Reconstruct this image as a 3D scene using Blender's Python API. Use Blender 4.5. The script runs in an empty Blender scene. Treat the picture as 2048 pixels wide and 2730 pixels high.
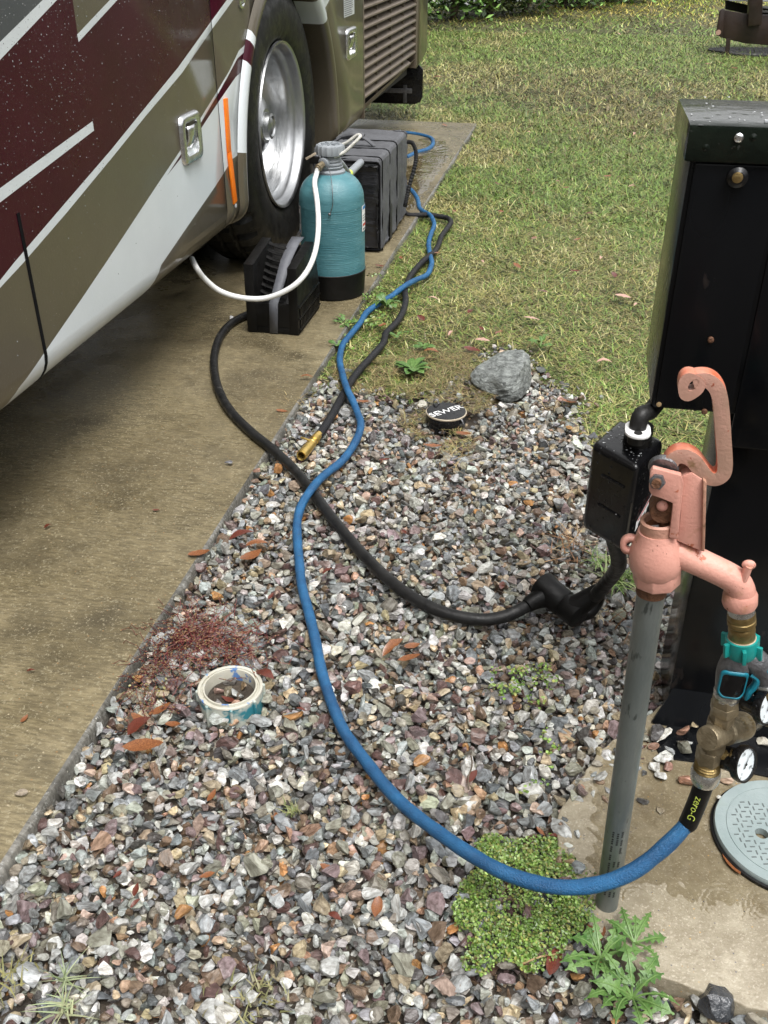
import bpy, bmesh, math, random
import numpy as np
from mathutils import Vector, Matrix
from mathutils.geometry import delaunay_2d_cdt
R = math.radians
random.seed(7); rng = np.random.default_rng(7)
SC = bpy.context.scene
COL = SC.collection

# ------------------------------------------------------------------ camera, world, sun, exposure
CAMH = 1.21; PITCH = R(31.8); YAW = R(11.3); FPX = 2573.0; CX, CY = 1024.0, 1365.0
cd = bpy.data.cameras.new('camera'); cam = bpy.data.objects.new('camera', cd); COL.objects.link(cam)
cd.sensor_fit = 'VERTICAL'; cd.sensor_height = 24; cd.lens = 24 * FPX / 2730
cd.clip_start = .02; cd.clip_end = 400
cam.location = (0, 0, CAMH); cam.rotation_euler = (math.pi / 2 - PITCH, 0, YAW)
SC.camera = cam
SC.render.resolution_x = 768; SC.render.resolution_y = 1024
w = bpy.data.worlds.new('World'); SC.world = w; w.use_nodes = True
nt = w.node_tree; nt.nodes.clear()
sky = nt.nodes.new('ShaderNodeTexSky'); sky.sky_type = 'NISHITA'; sky.sun_disc = False
SUN_EL, SUN_AZ = R(68), R(140)
sky.sun_elevation = SUN_EL; sky.sun_rotation = SUN_AZ
sky.air_density = 1.0; sky.dust_density = 3.5; sky.ozone_density = 1.0
hs = nt.nodes.new('ShaderNodeHueSaturation'); hs.inputs['Saturation'].default_value = .04
bg = nt.nodes.new('ShaderNodeBackground'); bg.inputs['Strength'].default_value = .15
wo = nt.nodes.new('ShaderNodeOutputWorld')
nt.links.new(sky.outputs[0], hs.inputs['Color']); nt.links.new(hs.outputs[0], bg.inputs[0]); nt.links.new(bg.outputs[0], wo.inputs[0])
sd = bpy.data.lights.new('sun', 'SUN'); sun = bpy.data.objects.new('sun', sd); COL.objects.link(sun)
sd.energy = 1.5; sd.angle = R(30); sd.color = (1, .97, .93)
sdir = Vector((math.sin(SUN_AZ) * math.cos(SUN_EL), math.cos(SUN_AZ) * math.cos(SUN_EL), math.sin(SUN_EL)))
sun.rotation_euler = sdir.to_track_quat('Z', 'Y').to_euler(); sun.location = (3, 0, 6)
SC.view_settings.view_transform = 'Standard'; SC.view_settings.look = 'None'
SC.view_settings.gamma = 1; SC.view_settings.use_curve_mapping = False
SC.view_settings.exposure = .95

# ------------------------------------------------------------------ from a point of the photograph to a point in the place
_fw = Vector((-math.sin(YAW) * math.cos(PITCH), math.cos(YAW) * math.cos(PITCH), -math.sin(PITCH)))
_r = Vector((math.cos(YAW), math.sin(YAW), 0)); _u = _r.cross(_fw); CO = Vector((0, 0, CAMH))
def ray(x, y): return (_fw * FPX + _r * (x - CX) - _u * (y - CY)).normalized()
def pX(x, y, X): d = ray(x, y); return CO + d * (X / d.x)
def pY(x, y, Y): d = ray(x, y); return CO + d * (Y / d.y)
def pZ(x, y, Z=0): d = ray(x, y); return CO + d * ((Z - CAMH) / d.z)

# ------------------------------------------------------------------ materials
def N(t, typ, **kw):
    n = t.nodes.new(typ)
    for k, v in kw.items(): setattr(n, k, v)
    return n
def mat(name, c1, c2=None, scale=8, rough=.5, rough2=None, rscale=None, metal=0, bump=0, bscale=40, coat=0,
        stretch=(1, 1, 1), detail=6, spots=None, attr=None, trans=0, sheen=0, lo=.35, hi=.65, spec=.5, veins=0, bdist=.01):
    m = bpy.data.materials.new(name); m.use_nodes = True; t = m.node_tree; L = t.links.new
    b = t.nodes['Principled BSDF']; b.inputs['Metallic'].default_value = metal; b.inputs['Roughness'].default_value = rough
    b.inputs['Coat Weight'].default_value = coat; b.inputs['Coat Roughness'].default_value = .06
    b.inputs['Specular IOR Level'].default_value = spec
    if trans: b.inputs['Transmission Weight'].default_value = trans
    if sheen: b.inputs['Sheen Weight'].default_value = sheen
    tc = N(t, 'ShaderNodeTexCoord'); mp = N(t, 'ShaderNodeMapping'); mp.inputs['Scale'].default_value = stretch
    L(tc.outputs['Object'], mp.inputs[0])
    def noise(s, d=detail):
        n = N(t, 'ShaderNodeTexNoise'); n.inputs['Scale'].default_value = s; n.inputs['Detail'].default_value = d
        n.inputs['Roughness'].default_value = .62; L(mp.outputs[0], n.inputs['Vector']); return n
    def ramp(src, a, bb, ca, cb):
        r = N(t, 'ShaderNodeValToRGB'); r.color_ramp.elements[0].position = a; r.color_ramp.elements[1].position = bb
        r.color_ramp.elements[0].color = ca; r.color_ramp.elements[1].color = cb; L(src, r.inputs[0]); return r
    col = None
    if attr:
        a = N(t, 'ShaderNodeAttribute'); a.attribute_name = attr; col = a.outputs['Color']
    c2 = c2 or c1
    if attr is None or c1 is not None:
        if c1 is None: c1 = (1, 1, 1); c2 = (1, 1, 1)
        n = noise(scale); r = ramp(n.outputs['Fac'], lo, hi, (*c1, 1), (*c2, 1))
        if col is None: col = r.outputs[0]
        else:
            mx = N(t, 'ShaderNodeMixRGB', blend_type='MULTIPLY'); mx.inputs[0].default_value = 1
            L(col, mx.inputs[1]); L(r.outputs[0], mx.inputs[2]); col = mx.outputs[0]
    for (sc, sa, sb, sc_col) in (spots or []):
        n = noise(sc, 3); r = ramp(n.outputs['Fac'], sa, sb, (0, 0, 0, 1), (1, 1, 1, 1))
        mx = N(t, 'ShaderNodeMixRGB'); L(r.outputs[0], mx.inputs[0]); L(col, mx.inputs[1]); mx.inputs[2].default_value = (*sc_col, 1)
        col = mx.outputs[0]
    L(col, b.inputs['Base Color'])
    if rough2 is not None:
        n = noise(rscale or scale * 1.7, 4); mr = N(t, 'ShaderNodeMapRange'); mr.inputs['From Min'].default_value = .38; mr.inputs['From Max'].default_value = .62
        mr.inputs['To Min'].default_value = rough; mr.inputs['To Max'].default_value = rough2
        L(n.outputs['Fac'], mr.inputs['Value']); L(mr.outputs[0], b.inputs['Roughness'])
    if bump:
        n = noise(bscale, 5); bp = N(t, 'ShaderNodeBump'); bp.inputs['Strength'].default_value = bump; bp.inputs['Distance'].default_value = bdist
        L(n.outputs['Fac'], bp.inputs['Height']); L(bp.outputs[0], b.inputs['Normal'])
        if coat: L(bp.outputs[0], b.inputs['Coat Normal'])
    return m
def droplets(m, scale=160, strength=.5, thr=.16, dist=.0015):
    """beads of rain: small raised caps"""
    t = m.node_tree; L = t.links.new; b = t.nodes['Principled BSDF']
    tc = N(t, 'ShaderNodeTexCoord'); v = N(t, 'ShaderNodeTexVoronoi'); v.inputs['Scale'].default_value = scale
    L(tc.outputs['Object'], v.inputs['Vector'])
    mr = N(t, 'ShaderNodeMapRange'); mr.inputs['From Min'].default_value = 0; mr.inputs['From Max'].default_value = thr
    mr.inputs['To Min'].default_value = 1; mr.inputs['To Max'].default_value = 0
    L(v.outputs['Distance'], mr.inputs['Value'])
    # only some cells carry a bead
    sep = N(t, 'ShaderNodeSeparateColor'); L(v.outputs['Color'], sep.inputs[0])
    gt = N(t, 'ShaderNodeMath', operation='GREATER_THAN'); gt.inputs[1].default_value = .55; L(sep.outputs[0], gt.inputs[0])
    mu = N(t, 'ShaderNodeMath', operation='MULTIPLY'); L(mr.outputs[0], mu.inputs[0]); L(gt.outputs[0], mu.inputs[1])
    bp = N(t, 'ShaderNodeBump'); bp.inputs['Strength'].default_value = strength; bp.inputs['Distance'].default_value = dist
    L(mu.outputs[0], bp.inputs['Height'])
    old = [l for l in t.links if l.to_socket == b.inputs['Normal']]
    if old: L(old[0].from_socket, bp.inputs['Normal'])
    L(bp.outputs[0], b.inputs['Normal'])
    if b.inputs['Coat Weight'].default_value > 0: L(bp.outputs[0], b.inputs['Coat Normal'])
    return m
M = {}
M['taupe'] = droplets(mat('taupe_paint', (.084, .070, .047), (.096, .081, .056), 2, .28, .4, coat=.5, bump=.06, bscale=120, spots=[(260, .70, .73, (.30, .27, .22))]), 230, .5, .25)
M['maroon'] = droplets(mat('maroon_paint', (.034, .0022, .0085), (.046, .0035, .012), 3, .26, .36, spec=.22, coat=.08, bump=.05, bscale=140, spots=[(330, .70, .74, (.30, .24, .24))]), 230, .6, .25)
M['white'] = droplets(mat('white_paint', (.58, .62, .64), (.64, .68, .70), 3, .3, .4, coat=.4, bump=.05, bscale=120), 230, .5, .25)
M['slate'] = droplets(mat('slate_paint', (.05, .056, .065), (.065, .07, .08), 3, .3, coat=.4, spots=[(300, .68, .72, (.3, .32, .34))]), 230, .6, .25)
M['taupe_dark'] = mat('grille_plastic', (.12, .095, .07), (.15, .12, .09), 6, .5, bump=.1, bscale=90)
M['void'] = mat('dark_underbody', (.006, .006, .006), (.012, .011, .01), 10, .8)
M['rubber'] = mat('tyre_rubber', (.0045, .0045, .0045), (.010, .010, .009), 14, .34, .6, spec=.34, bump=.35, bscale=60, spots=[(9, .62, .78, (.026, .024, .02))], bdist=.004)
M['alu'] = mat('polished_aluminium', (.42, .43, .44), (.58, .59, .60), 5, .28, .45, metal=1, bump=.12, bscale=16, stretch=(4, 1, 1))
M['bright_steel'] = mat('bright_steel', (.42, .42, .40), (.6, .6, .58), 40, .16, .35, metal=.9, bump=.12, bscale=160)
M['chrome'] = mat('chrome', (.7, .71, .72), (.8, .81, .82), 8, .1, .25, rscale=60, metal=1, bump=.5, bscale=150, bdist=.002)
M['steel'] = mat('galvanised_steel', (.13, .15, .145), (.22, .24, .23), 9, .32, .5, metal=.5, bump=.15, bscale=120, stretch=(1, 1, .35), spots=[(70, .64, .7, (.07, .08, .075))])
M['black_plastic'] = mat('black_plastic', (.0035, .0035, .0035), (.008, .0075, .007), 12, .3, .55, spec=.22, bump=.1, bscale=70)
M['black_gloss'] = droplets(mat('black_gloss_plastic', (.0035, .0035, .004), (.006, .006, .007), 12, .14, .32, coat=.12, spec=.35, bump=.05, bscale=50), 120, .8, .3, .002)
M['black_metal'] = mat('black_pedestal_metal', (.0022, .0026, .0034), (.0045, .005, .006), 3, .14, .28, coat=0, spec=.22, bump=.06, bscale=6, stretch=(1, 1, .4), spots=[(24, .68, .74, (.02, .016, .015))])
M['rust'] = mat('rusty_steel', (.07, .028, .012), (.17, .075, .035), 90, .6, .8, bump=.5, bscale=150)
M['blue_hose'] = mat('blue_hose_fabric', (.007, .066, .17), (.015, .115, .265), 22, .38, .6, bump=.5, bscale=420, spots=[(34, .66, .73, (.03, .07, .10))])
M['black_hose'] = mat('black_hose_fabric', (.008, .008, .0095), (.014, .014, .016), 40, .45, .65, spec=.35, bump=.5, bscale=300)
M['cable'] = mat('black_rubber_cable', (.007, .007, .007), (.017, .0165, .016), 30, .32, .55, spec=.35, bump=.15, bscale=120, spots=[(26, .62, .72, (.05, .048, .044))])
M['white_hose'] = mat('white_hose', (.62, .63, .62), (.72, .72, .7), 20, .3, .45, spots=[(40, .66, .74, (.4, .4, .39))])
M['teal_tank'] = mat('teal_fibreglass', (.05, .165, .195), (.085, .225, .255), 7, .35, .5, bump=.25, bscale=60, stretch=(1, 1, 6), coat=.12, spots=[(28, .68, .74, (.25, .42, .46))])
M['grey_plastic'] = mat('grey_plastic', (.22, .24, .26), (.29, .31, .33), 20, .42, .55, bump=.1, bscale=90)
M['rope'] = mat('white_rope', (.5, .49, .45), (.66, .65, .6), 60, .8, bump=.6, bscale=200)
M['brass'] = mat('weathered_brass', (.20, .135, .05), (.34, .25, .11), 60, .28, .5, metal=.85, bump=.2, bscale=150)
M['brass_dull'] = mat('dull_bronze', (.20, .16, .10), (.31, .26, .175), 50, .34, .55, metal=.75, bump=.25, bscale=200)
M['brass_bright'] = mat('bright_brass', (.62, .42, .1), (.78, .56, .2), 40, .25, .4, metal=.9)
M['teal'] = mat('teal_plastic', (.004, .19, .17), (.008, .26, .24), 30, .3, .45)
M['teal_blue'] = mat('teal_blue_plastic', (.008, .15, .21), (.012, .2, .28), 40, .35, .5)
M['zinc'] = mat('grey_cast_zinc', (.12, .12, .125), (.2, .2, .21), 60, .3, .5, metal=.7, bump=.3, bscale=120)
M['pink'] = mat('faded_pink_paint', (.55, .255, .20), (.66, .34, .27), 14, .36, .55, bump=.16, bscale=260,
                spots=[(38, .60, .72, (.44, .22, .14)), (75, .66, .69, (.42, .13, .07)), (150, .69, .72, (.12, .04, .02))])
M['pink_dirty'] = mat('dirty_pink_paint', (.34, .19, .12), (.50, .26, .19), 24, .45, .6, bump=.3, bscale=120, spots=[(60, .6, .7, (.15, .085, .04))])
M['pink_grime'] = mat('grimy_pink_paint', (.36, .215, .155), (.56, .30, .235), 18, .45, .65, bump=.16, bscale=300, spots=[(40, .62, .72, (.24, .14, .07)), (120, .66, .70, (.30, .08, .04))])
M['orange_paint'] = mat('red_orange_paint', (.50, .10, .035), (.60, .26, .18), 26, .32, .5, bump=.15, bscale=100)
M['orange'] = mat('orange_reflector', (.85, .16, .006), (.95, .24, .01), 40, .3, bump=.2, bscale=100)
M['bag_grey'] = mat('grey_nylon', (.075, .077, .084), (.105, .108, .118), 12, .6, .8, bump=.5, bscale=26, bdist=.012)
M['bag_black'] = mat('black_nylon', (.010, .010, .012), (.018, .018, .021), 12, .32, .5, bump=.6, bscale=14, bdist=.02, stretch=(.4, 1, 1.4))
M['webbing'] = mat('black_webbing', (.003, .003, .0035), (.005, .005, .006), 20, .8, spec=.12)
M['grey_strap'] = mat('grey_strap', (.10, .105, .12), (.125, .13, .145), 30, .6, bump=.2, bscale=200)
M['pvc'] = mat('cream_pvc', (.42, .40, .33), (.54, .53, .46), 14, .3, .45, spots=[(34, .60, .64, (.10, .2, .42)), (50, .66, .72, (.2, .16, .1))])
M['pvc_side'] = mat('stained_pvc', (.42, .47, .42), (.6, .6, .52), 20, .35, spots=[(26, .5, .6, (.03, .2, .25))])
M['white_sticker'] = mat('white_paint_letters', (.68, .68, .68), (.78, .78, .78), 50, .5)
M['tan_rim'] = mat('chipped_rim', (.36, .3, .22), (.5, .43, .33), 60, .5)
M['lime'] = mat('lime_print', (.5, .6, .1), None, 20, .5)
M['print'] = mat('black_print', (.02, .022, .022), None, 20, .6)
M['label_orange'] = mat('label_orange', (.75, .14, .05), None, 20, .4)
M['label_grey'] = mat('label_silver', (.5, .52, .54), (.56, .58, .6), 30, .35)
M['blue_print'] = mat('blue_print', (.03, .2, .5), None, 20, .4)
M['red_print'] = mat('red_print', (.5, .05, .04), None, 20, .4)
M['grey_print'] = mat('grey_print', (.16, .17, .18), None, 20, .5)
M['dial'] = mat('dial_face', (.66, .72, .76), (.72, .78, .8), 50, .2, coat=.6)
M['cover'] = droplets(mat('grey_green_cover_plastic', (.22, .27, .27), (.28, .33, .33), 16, .38, .5, bump=.12, bscale=160, spots=[(9, .62, .75, (.2, .25, .21))]), 200, .4, .2)
M['cover_dark'] = mat('cover_tread_wear', (.085, .10, .10), (.12, .14, .14), 40, .5)
M['rock'] = mat('grey_boulder', (.07, .076, .072), (.30, .32, .305), 45, .3, .5, bump=.9, bscale=90, bdist=.01, spots=[(70, .62, .7, (.36, .38, .36))], stretch=(1, 1.3, 2.2))
M['dark_stone'] = mat('wet_black_stone', (.012, .014, .018), (.05, .055, .062), 40, .14, .3, bump=.6, bscale=60, coat=.5)
M['gravel'] = mat('wet_crushed_stone', (.52, .49, .46), (1.18, 1.18, 1.17), 85, .10, .34, rscale=50, attr='Col', bump=.45, bscale=220, bdist=.002, stretch=(1, 1.8, 3), lo=.36, hi=.6)
M['grass'] = mat('grass_blade', (.8, .8, .8), (1.1, 1.1, 1.1), 3, .42, attr='Col', spec=.35)
M['clover'] = mat('chickweed_leaf', (.8, .8, .8), (1.2, 1.2, 1.2), 60, .38, attr='Col')
M['weed_leaf'] = mat('dandelion_leaf', (.045, .115, .022), (.12, .215, .055), 40, .33, .5, bump=.4, bscale=80)
M['weed_rib'] = mat('pale_rib', (.13, .22, .065), None, 30, .4)
M['red_stem'] = mat('red_stem', (.06, .012, .013), (.17, .035, .032), 40, .5)
M['leaf_orange'] = mat('orange_brown_leaf', (.10, .03, .01), (.28, .11, .04), 30, .28, .5, coat=.3)
M['leaf_dark'] = mat('dark_maroon_leaf', (.06, .014, .008), (.15, .035, .02), 30, .25, .45, coat=.3)
M['leaf_pale'] = mat('pale_pink_leaf', (.38, .22, .17), (.5, .32, .26), 30, .4)
M['bark'] = mat('shrub_bark', (.07, .05, .035), (.13, .1, .07), 30, .8, bump=.5, bscale=40)
M['shrub'] = mat('shrub_leaf', (.7, .7, .7), (1.2, 1.2, 1.2), 2, .4, attr='Col')
M['brown_steel'] = mat('dark_brown_steel', (.016, .009, .007), (.032, .018, .014), 6, .35, .5, bump=.1, bscale=30)
M['pale_steel'] = mat('pale_lilac_steel', (.34, .34, .4), (.42, .42, .47), 6, .4)
M['ash'] = mat('charcoal_and_ash', (.01, .01, .01), (.16, .15, .15), 22, .7, bump=1, bscale=40, bdist=.03, lo=.5, hi=.75)
M['water'] = mat('rain_water', (.9, .93, .95), None, 5, .02, trans=1)
_m = M['water']; _t = _m.node_tree; _t.nodes.clear(); _o = N(_t, 'ShaderNodeOutputMaterial'); _mx = N(_t, 'ShaderNodeMixShader'); _tr = N(_t, 'ShaderNodeBsdfTransparent'); _tr.inputs[0].default_value = (.88, .865, .82, 1)
_gl = N(_t, 'ShaderNodeBsdfGlossy'); _gl.inputs['Roughness'].default_value = .02; _fr = N(_t, 'ShaderNodeFresnel'); _fr.inputs[0].default_value = 1.45
_t.links.new(_fr.outputs[0], _mx.inputs[0]); _t.links.new(_tr.outputs[0], _mx.inputs[1]); _t.links.new(_gl.outputs[0], _mx.inputs[2]); _t.links.new(_mx.outputs[0], _o.inputs[0])
M['bead'] = mat('rain_bead', (.20, .21, .215), (.27, .28, .29), 50, .08, spec=.8)  # pale grey base paints the sky's reflection into the clear drops
M['straw'] = mat('dry_straw', (.26, .17, .08), (.42, .31, .17), 30, .6)

# concrete of the parking slab
def concrete(name, ca, cb, dark, light, agg, sc=1., brush=5., rmin=.10, rmax=.42):
    m = bpy.data.materials.new(name); m.use_nodes = True; t = m.node_tree; L = t.links.new; b = t.nodes['Principled BSDF']
    tc = N(t, 'ShaderNodeTexCoord')
    def noise(s, d=6, r=.6, v=None):
        n = N(t, 'ShaderNodeTexNoise'); n.inputs['Scale'].default_value = s; n.inputs['Detail'].default_value = d; n.inputs['Roughness'].default_value = r
        L(v or tc.outputs['Object'], n.inputs['Vector']); return n.outputs['Fac']
    def ramp(src, a, bb, ca, cb):
        r = N(t, 'ShaderNodeValToRGB'); r.color_ramp.elements[0].position = a; r.color_ramp.elements[1].position = bb
        r.color_ramp.elements[0].color = (*ca, 1); r.color_ramp.elements[1].color = (*cb, 1); L(src, r.inputs[0]); return r.outputs[0]
    def mix(f, a, bb, mode='MIX'):
        x = N(t, 'ShaderNodeMixRGB', blend_type=mode)
        if isinstance(f, float): x.inputs[0].default_value = f
        else: L(f, x.inputs[0])
        L(a, x.inputs[1])
        if isinstance(bb, tuple): x.inputs[2].default_value = (*bb, 1)
        else: L(bb, x.inputs[2])
        return x.outputs[0]
    mp = N(t, 'ShaderNodeMapping'); mp.inputs['Scale'].default_value = (1, brush, 1); L(tc.outputs['Object'], mp.inputs[0])
    c = ramp(noise(2.2 * sc, 8, .65), .36, .62, ca, cb)
    c = mix(ramp(noise(5 * sc, 6), .5, .68, (0, 0, 0), (.85, .85, .85)), c, dark)
    c = mix(ramp(noise(1.1 * sc, 4), .52, .64, (0, 0, 0), (.5, .5, .5)), c, dark)
    c = mix(ramp(noise(30 * sc, 6, .7, mp.outputs[0]), .42, .60, (0, 0, 0), (.6, .6, .6)), c, dark)
    c = mix(ramp(noise(160 * sc, 3, .7), .56, .66, (0, 0, 0), (.6, .6, .6)), c, light)
    v = N(t, 'ShaderNodeTexVoronoi'); v.inputs['Scale'].default_value = 95 * sc; L(tc.outputs['Object'], v.inputs['Vector'])
    sp = ramp(v.outputs['Distance'], .10, .2, (1, 1, 1), (0, 0, 0))
    s = N(t, 'ShaderNodeSeparateColor'); L(v.outputs['Color'], s.inputs[0])
    g = N(t, 'ShaderNodeMath', operation='GREATER_THAN'); g.inputs[1].default_value = .72; L(s.outputs[0], g.inputs[0])
    mm = N(t, 'ShaderNodeMath', operation='MULTIPLY'); L(sp, mm.inputs[0]); L(g.outputs[0], mm.inputs[1])
    aggc = ramp(s.outputs[1], .3, .7, agg[0], agg[1])
    c = mix(mm.outputs[0], c, aggc)
    L(c, b.inputs['Base Color'])
    mr = N(t, 'ShaderNodeMapRange'); mr.inputs['From Min'].default_value = .4; mr.inputs['From Max'].default_value = .62
    mr.inputs['To Min'].default_value = rmin; mr.inputs['To Max'].default_value = rmax
    L(noise(2.6 * sc, 5), mr.inputs['Value']); L(mr.outputs[0], b.inputs['Roughness'])
    bp = N(t, 'ShaderNodeBump'); bp.inputs['Strength'].default_value = .4; bp.inputs['Distance'].default_value = .004
    ad = N(t, 'ShaderNodeMath', operation='ADD'); L(noise(110 * sc, 6, .75), ad.inputs[0]); L(noise(45 * sc, 4, .7, mp.outputs[0]), ad.inputs[1])
    L(ad.outputs[0], bp.inputs['Height']); L(bp.outputs[0], b.inputs['Normal'])
    return m
M['slab'] = concrete('wet_brown_concrete', (.135, .108, .058), (.265, .22, .130), (.068, .055, .032), (.34, .30, .20), ((.42, .36, .25), (.24, .14, .06)))
M['slab_edge'] = concrete('grey_slab_edge', (.11, .105, .09), (.22, .21, .185), (.04, .038, .032), (.33, .33, .31), ((.42, .4, .34), (.2, .18, .15)))
M['pad'] = concrete('wet_sandy_concrete', (.27, .235, .165), (.40, .355, .27), (.20, .165, .11), (.5, .45, .36), ((.10, .10, .12), (.5, .32, .12)), 1.5, 1., .12, .5)
M['soil'] = mat('wet_soil', (.022, .016, .011), (.06, .045, .03), 30, .7, bump=.8, bscale=60)
M['turf'] = mat('grass_thatch', (.045, .048, .014), (.095, .085, .032), 2.5, .8, bump=1, bscale=40, bdist=.03, spots=[(7, .52, .7, (.07, .095, .025)), (60, .5, .7, (.035, .033, .015))])

# ------------------------------------------------------------------ building helpers
def root_loc(p):
    while p.parent: p = p.parent
    return p.location
def tag(o, label=None, cat=None, group=None, kind=None):
    if label: o['label'] = label
    if cat: o['category'] = cat
    if group: o['group'] = group
    if kind: o['kind'] = kind
    return o
def thing(name, loc, label, cat, group=None):
    o = bpy.data.objects.new(name, None); COL.objects.link(o); o.location = loc; o.empty_display_size = .05
    return tag(o, label, cat, group)
def link(name, me, parent=None, loc=None):
    o = bpy.data.objects.new(name, me); COL.objects.link(o)
    if parent: o.parent = parent
    if loc is not None: o.location = loc
    return o
class MB:
    """collects shapes in world coordinates, then links them as one mesh object"""
    def __init__(s): s.v = []; s.f = []; s.m = []
    def add(s, vs, fs, mi=0):
        n = len(s.v); s.v += [Vector(v) for v in vs]; s.f += [tuple(i + n for i in f) for f in fs]; s.m += [mi] * len(fs) if isinstance(mi, int) else list(mi); return s
    def box(s, a, b, mi=0, rot=None, piv=None):
        (x0, y0, z0), (x1, y1, z1) = a, b
        vs = [Vector((x, y, z)) for z in (z0, z1) for y in (y0, y1) for x in (x0, x1)]
        if rot is not None:
            piv = piv or Vector(((x0 + x1) / 2, (y0 + y1) / 2, (z0 + z1) / 2)); vs = [piv + rot @ (v - piv) for v in vs]
        return s.add(vs, [(0, 2, 3, 1), (4, 5, 7, 6), (0, 1, 5, 4), (2, 6, 7, 3), (0, 4, 6, 2), (1, 3, 7, 5)], mi)
    def bars(s, A, B, wx, wz, up=Vector((0, 0, 1)), mi=0):
        A, B = Vector(A), Vector(B); d = (B - A).normalized(); x = d.cross(up).normalized(); z = x.cross(d)
        vs = [P + x * sx * wx / 2 + z * sz * wz / 2 for P in (A, B) for sx, sz in ((-1, -1), (1, -1), (1, 1), (-1, 1))]
        return s.add(vs, [(0, 1, 2, 3), (7, 6, 5, 4), (0, 4, 5, 1), (1, 5, 6, 2), (2, 6, 7, 3), (3, 7, 4, 0)], mi)
    def prism(s, pts, off, mi=0):
        """closed outline pts (world) pushed along off"""
        off = Vector(off); n = len(pts); P = [Vector(p) for p in pts]
        tri = [tuple(reversed(range(n))), tuple(range(n, 2 * n))]
        return s.add(P + [p + off for p in P], tri + [(i, (i + 1) % n, n + (i + 1) % n, n + i) for i in range(n)], mi)
    def lathe(s, A, B, prof, seg=32, mi=0, up=None, caps=True, rfun=None):
        """prof: (distance from A towards B, radius)"""
        A, B = Vector(A), Vector(B); d = (B - A).normalized(); up = up or (Vector((0, 0, 1)) if abs(d.z) < .9 else Vector((1, 0, 0)))
        x = d.cross(up).normalized(); y = d.cross(x); vs = []
        for k, (t, r) in enumerate(prof):
            for i in range(seg):
                a = 2 * math.pi * i / seg; rr = rfun(k, i, r) if rfun else r
                vs.append(A + d * t + (x * math.cos(a) + y * math.sin(a)) * rr)
        fs = [(k * seg + i, k * seg + (i + 1) % seg, (k + 1) * seg + (i + 1) % seg, (k + 1) * seg + i) for k in range(len(prof) - 1) for i in range(seg)]
        if caps: fs += [tuple(reversed(range(seg))), tuple(range((len(prof) - 1) * seg, len(prof) * seg))]
        return s.add(vs, fs, mi)
    def tube(s, pts, r, seg=12, mi=0, sub=6, rib=None, flat=None, cap=True):
        P = spline([Vector(p) for p in pts], sub); n = len(P); T = [(P[min(i + 1, n - 1)] - P[max(i - 1, 0)]).normalized() for i in range(n)]
        x = T[0].cross(Vector((0, 0, 1)));  x = x.normalized() if x.length > 1e-4 else Vector((1, 0, 0)); vs = []
        for i in range(n):
            x = (x - T[i] * x.dot(T[i])).normalized(); y = T[i].cross(x); rr = r(i / (n - 1)) if callable(r) else r
            if rib and i % 2: rr *= rib
            for k in range(seg):
                a = 2 * math.pi * k / seg; vs.append(P[i] + (x * math.cos(a) + y * math.sin(a) * (flat or 1)) * rr)
        fs = [(i * seg + k, i * seg + (k + 1) % seg, (i + 1) * seg + (k + 1) % seg, (i + 1) * seg + k) for i in range(n - 1) for k in range(seg)]
        if cap: fs += [tuple(reversed(range(seg))), tuple(range((n - 1) * seg, n * seg))]
        return s.add(vs, fs, mi)
    def ball(s, c, r, mi=0, seg=16, sc=(1, 1, 1)):
        c = Vector(c); pr = [(math.pi * k / 8) for k in range(9)]; vs = []
        for a in pr:
            for i in range(seg):
                b = 2 * math.pi * i / seg
                vs.append(c + Vector((math.sin(a) * math.cos(b) * sc[0], math.sin(a) * math.sin(b) * sc[1], math.cos(a) * sc[2])) * r)
        return s.add(vs, [(k * seg + i, (k + 1) * seg + i, (k + 1) * seg + (i + 1) % seg, k * seg + (i + 1) % seg) for k in range(8) for i in range(seg)], mi)
    def build(s, name, mats, parent=None, bevel=0, bseg=2, sharp=35, smooth=True, weld=False, label=None, sub=0):
        base = root_loc(parent) if parent else Vector((0, 0, 0))
        if parent is None and s.v:
            lo = Vector([min(v[i] for v in s.v) for i in range(3)]); hi = Vector([max(v[i] for v in s.v) for i in range(3)])
            base = Vector(((lo.x + hi.x) / 2, (lo.y + hi.y) / 2, lo.z))
        bm = bmesh.new(); bv = [bm.verts.new(v - base) for v in s.v]
        for f, mi in zip(s.f, s.m):
            try: F = bm.faces.new([bv[i] for i in f]); F.material_index = mi
            except ValueError: pass
        bmesh.ops.remove_doubles(bm, verts=bm.verts, dist=1e-5)
        bmesh.ops.recalc_face_normals(bm, faces=bm.faces)
        if bevel:
            es = [e for e in bm.edges if len(e.link_faces) == 2 and e.calc_face_angle(0) > R(28)]
            bmesh.ops.bevel(bm, geom=es, offset=bevel, segments=bseg, profile=.6, affect='EDGES', clamp_overlap=True)
        if sub: bmesh.ops.subdivide_edges(bm, edges=bm.edges, cuts=sub, use_grid_fill=True)
        for f in bm.faces: f.smooth = smooth
        for e in bm.edges:
            if len(e.link_faces) == 2 and e.calc_face_angle(0) > R(sharp): e.smooth = False
        me = bpy.data.meshes.new(name); bm.to_mesh(me); bm.free()
        for m in (mats if isinstance(mats, (list, tuple)) else [mats]): me.materials.append(M[m] if isinstance(m, str) else m)
        o = link(name, me, parent, None if parent else base)
        if label: o['label'] = label
        return o
def spline(P, sub):
    if sub <= 1 or len(P) < 3: return P
    out = []
    for i in range(len(P) - 1):
        p0, p1, p2, p3 = P[max(i - 1, 0)], P[i], P[i + 1], P[min(i + 2, len(P) - 1)]
        for k in range(sub):
            t = k / sub
            out.append(.5 * ((2 * p1) + (p2 - p0) * t + (2 * p0 - 5 * p1 + 4 * p2 - p3) * t * t + (3 * p1 - p0 - 3 * p2 + p3) * t ** 3))
    return out + [P[-1]]
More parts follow.
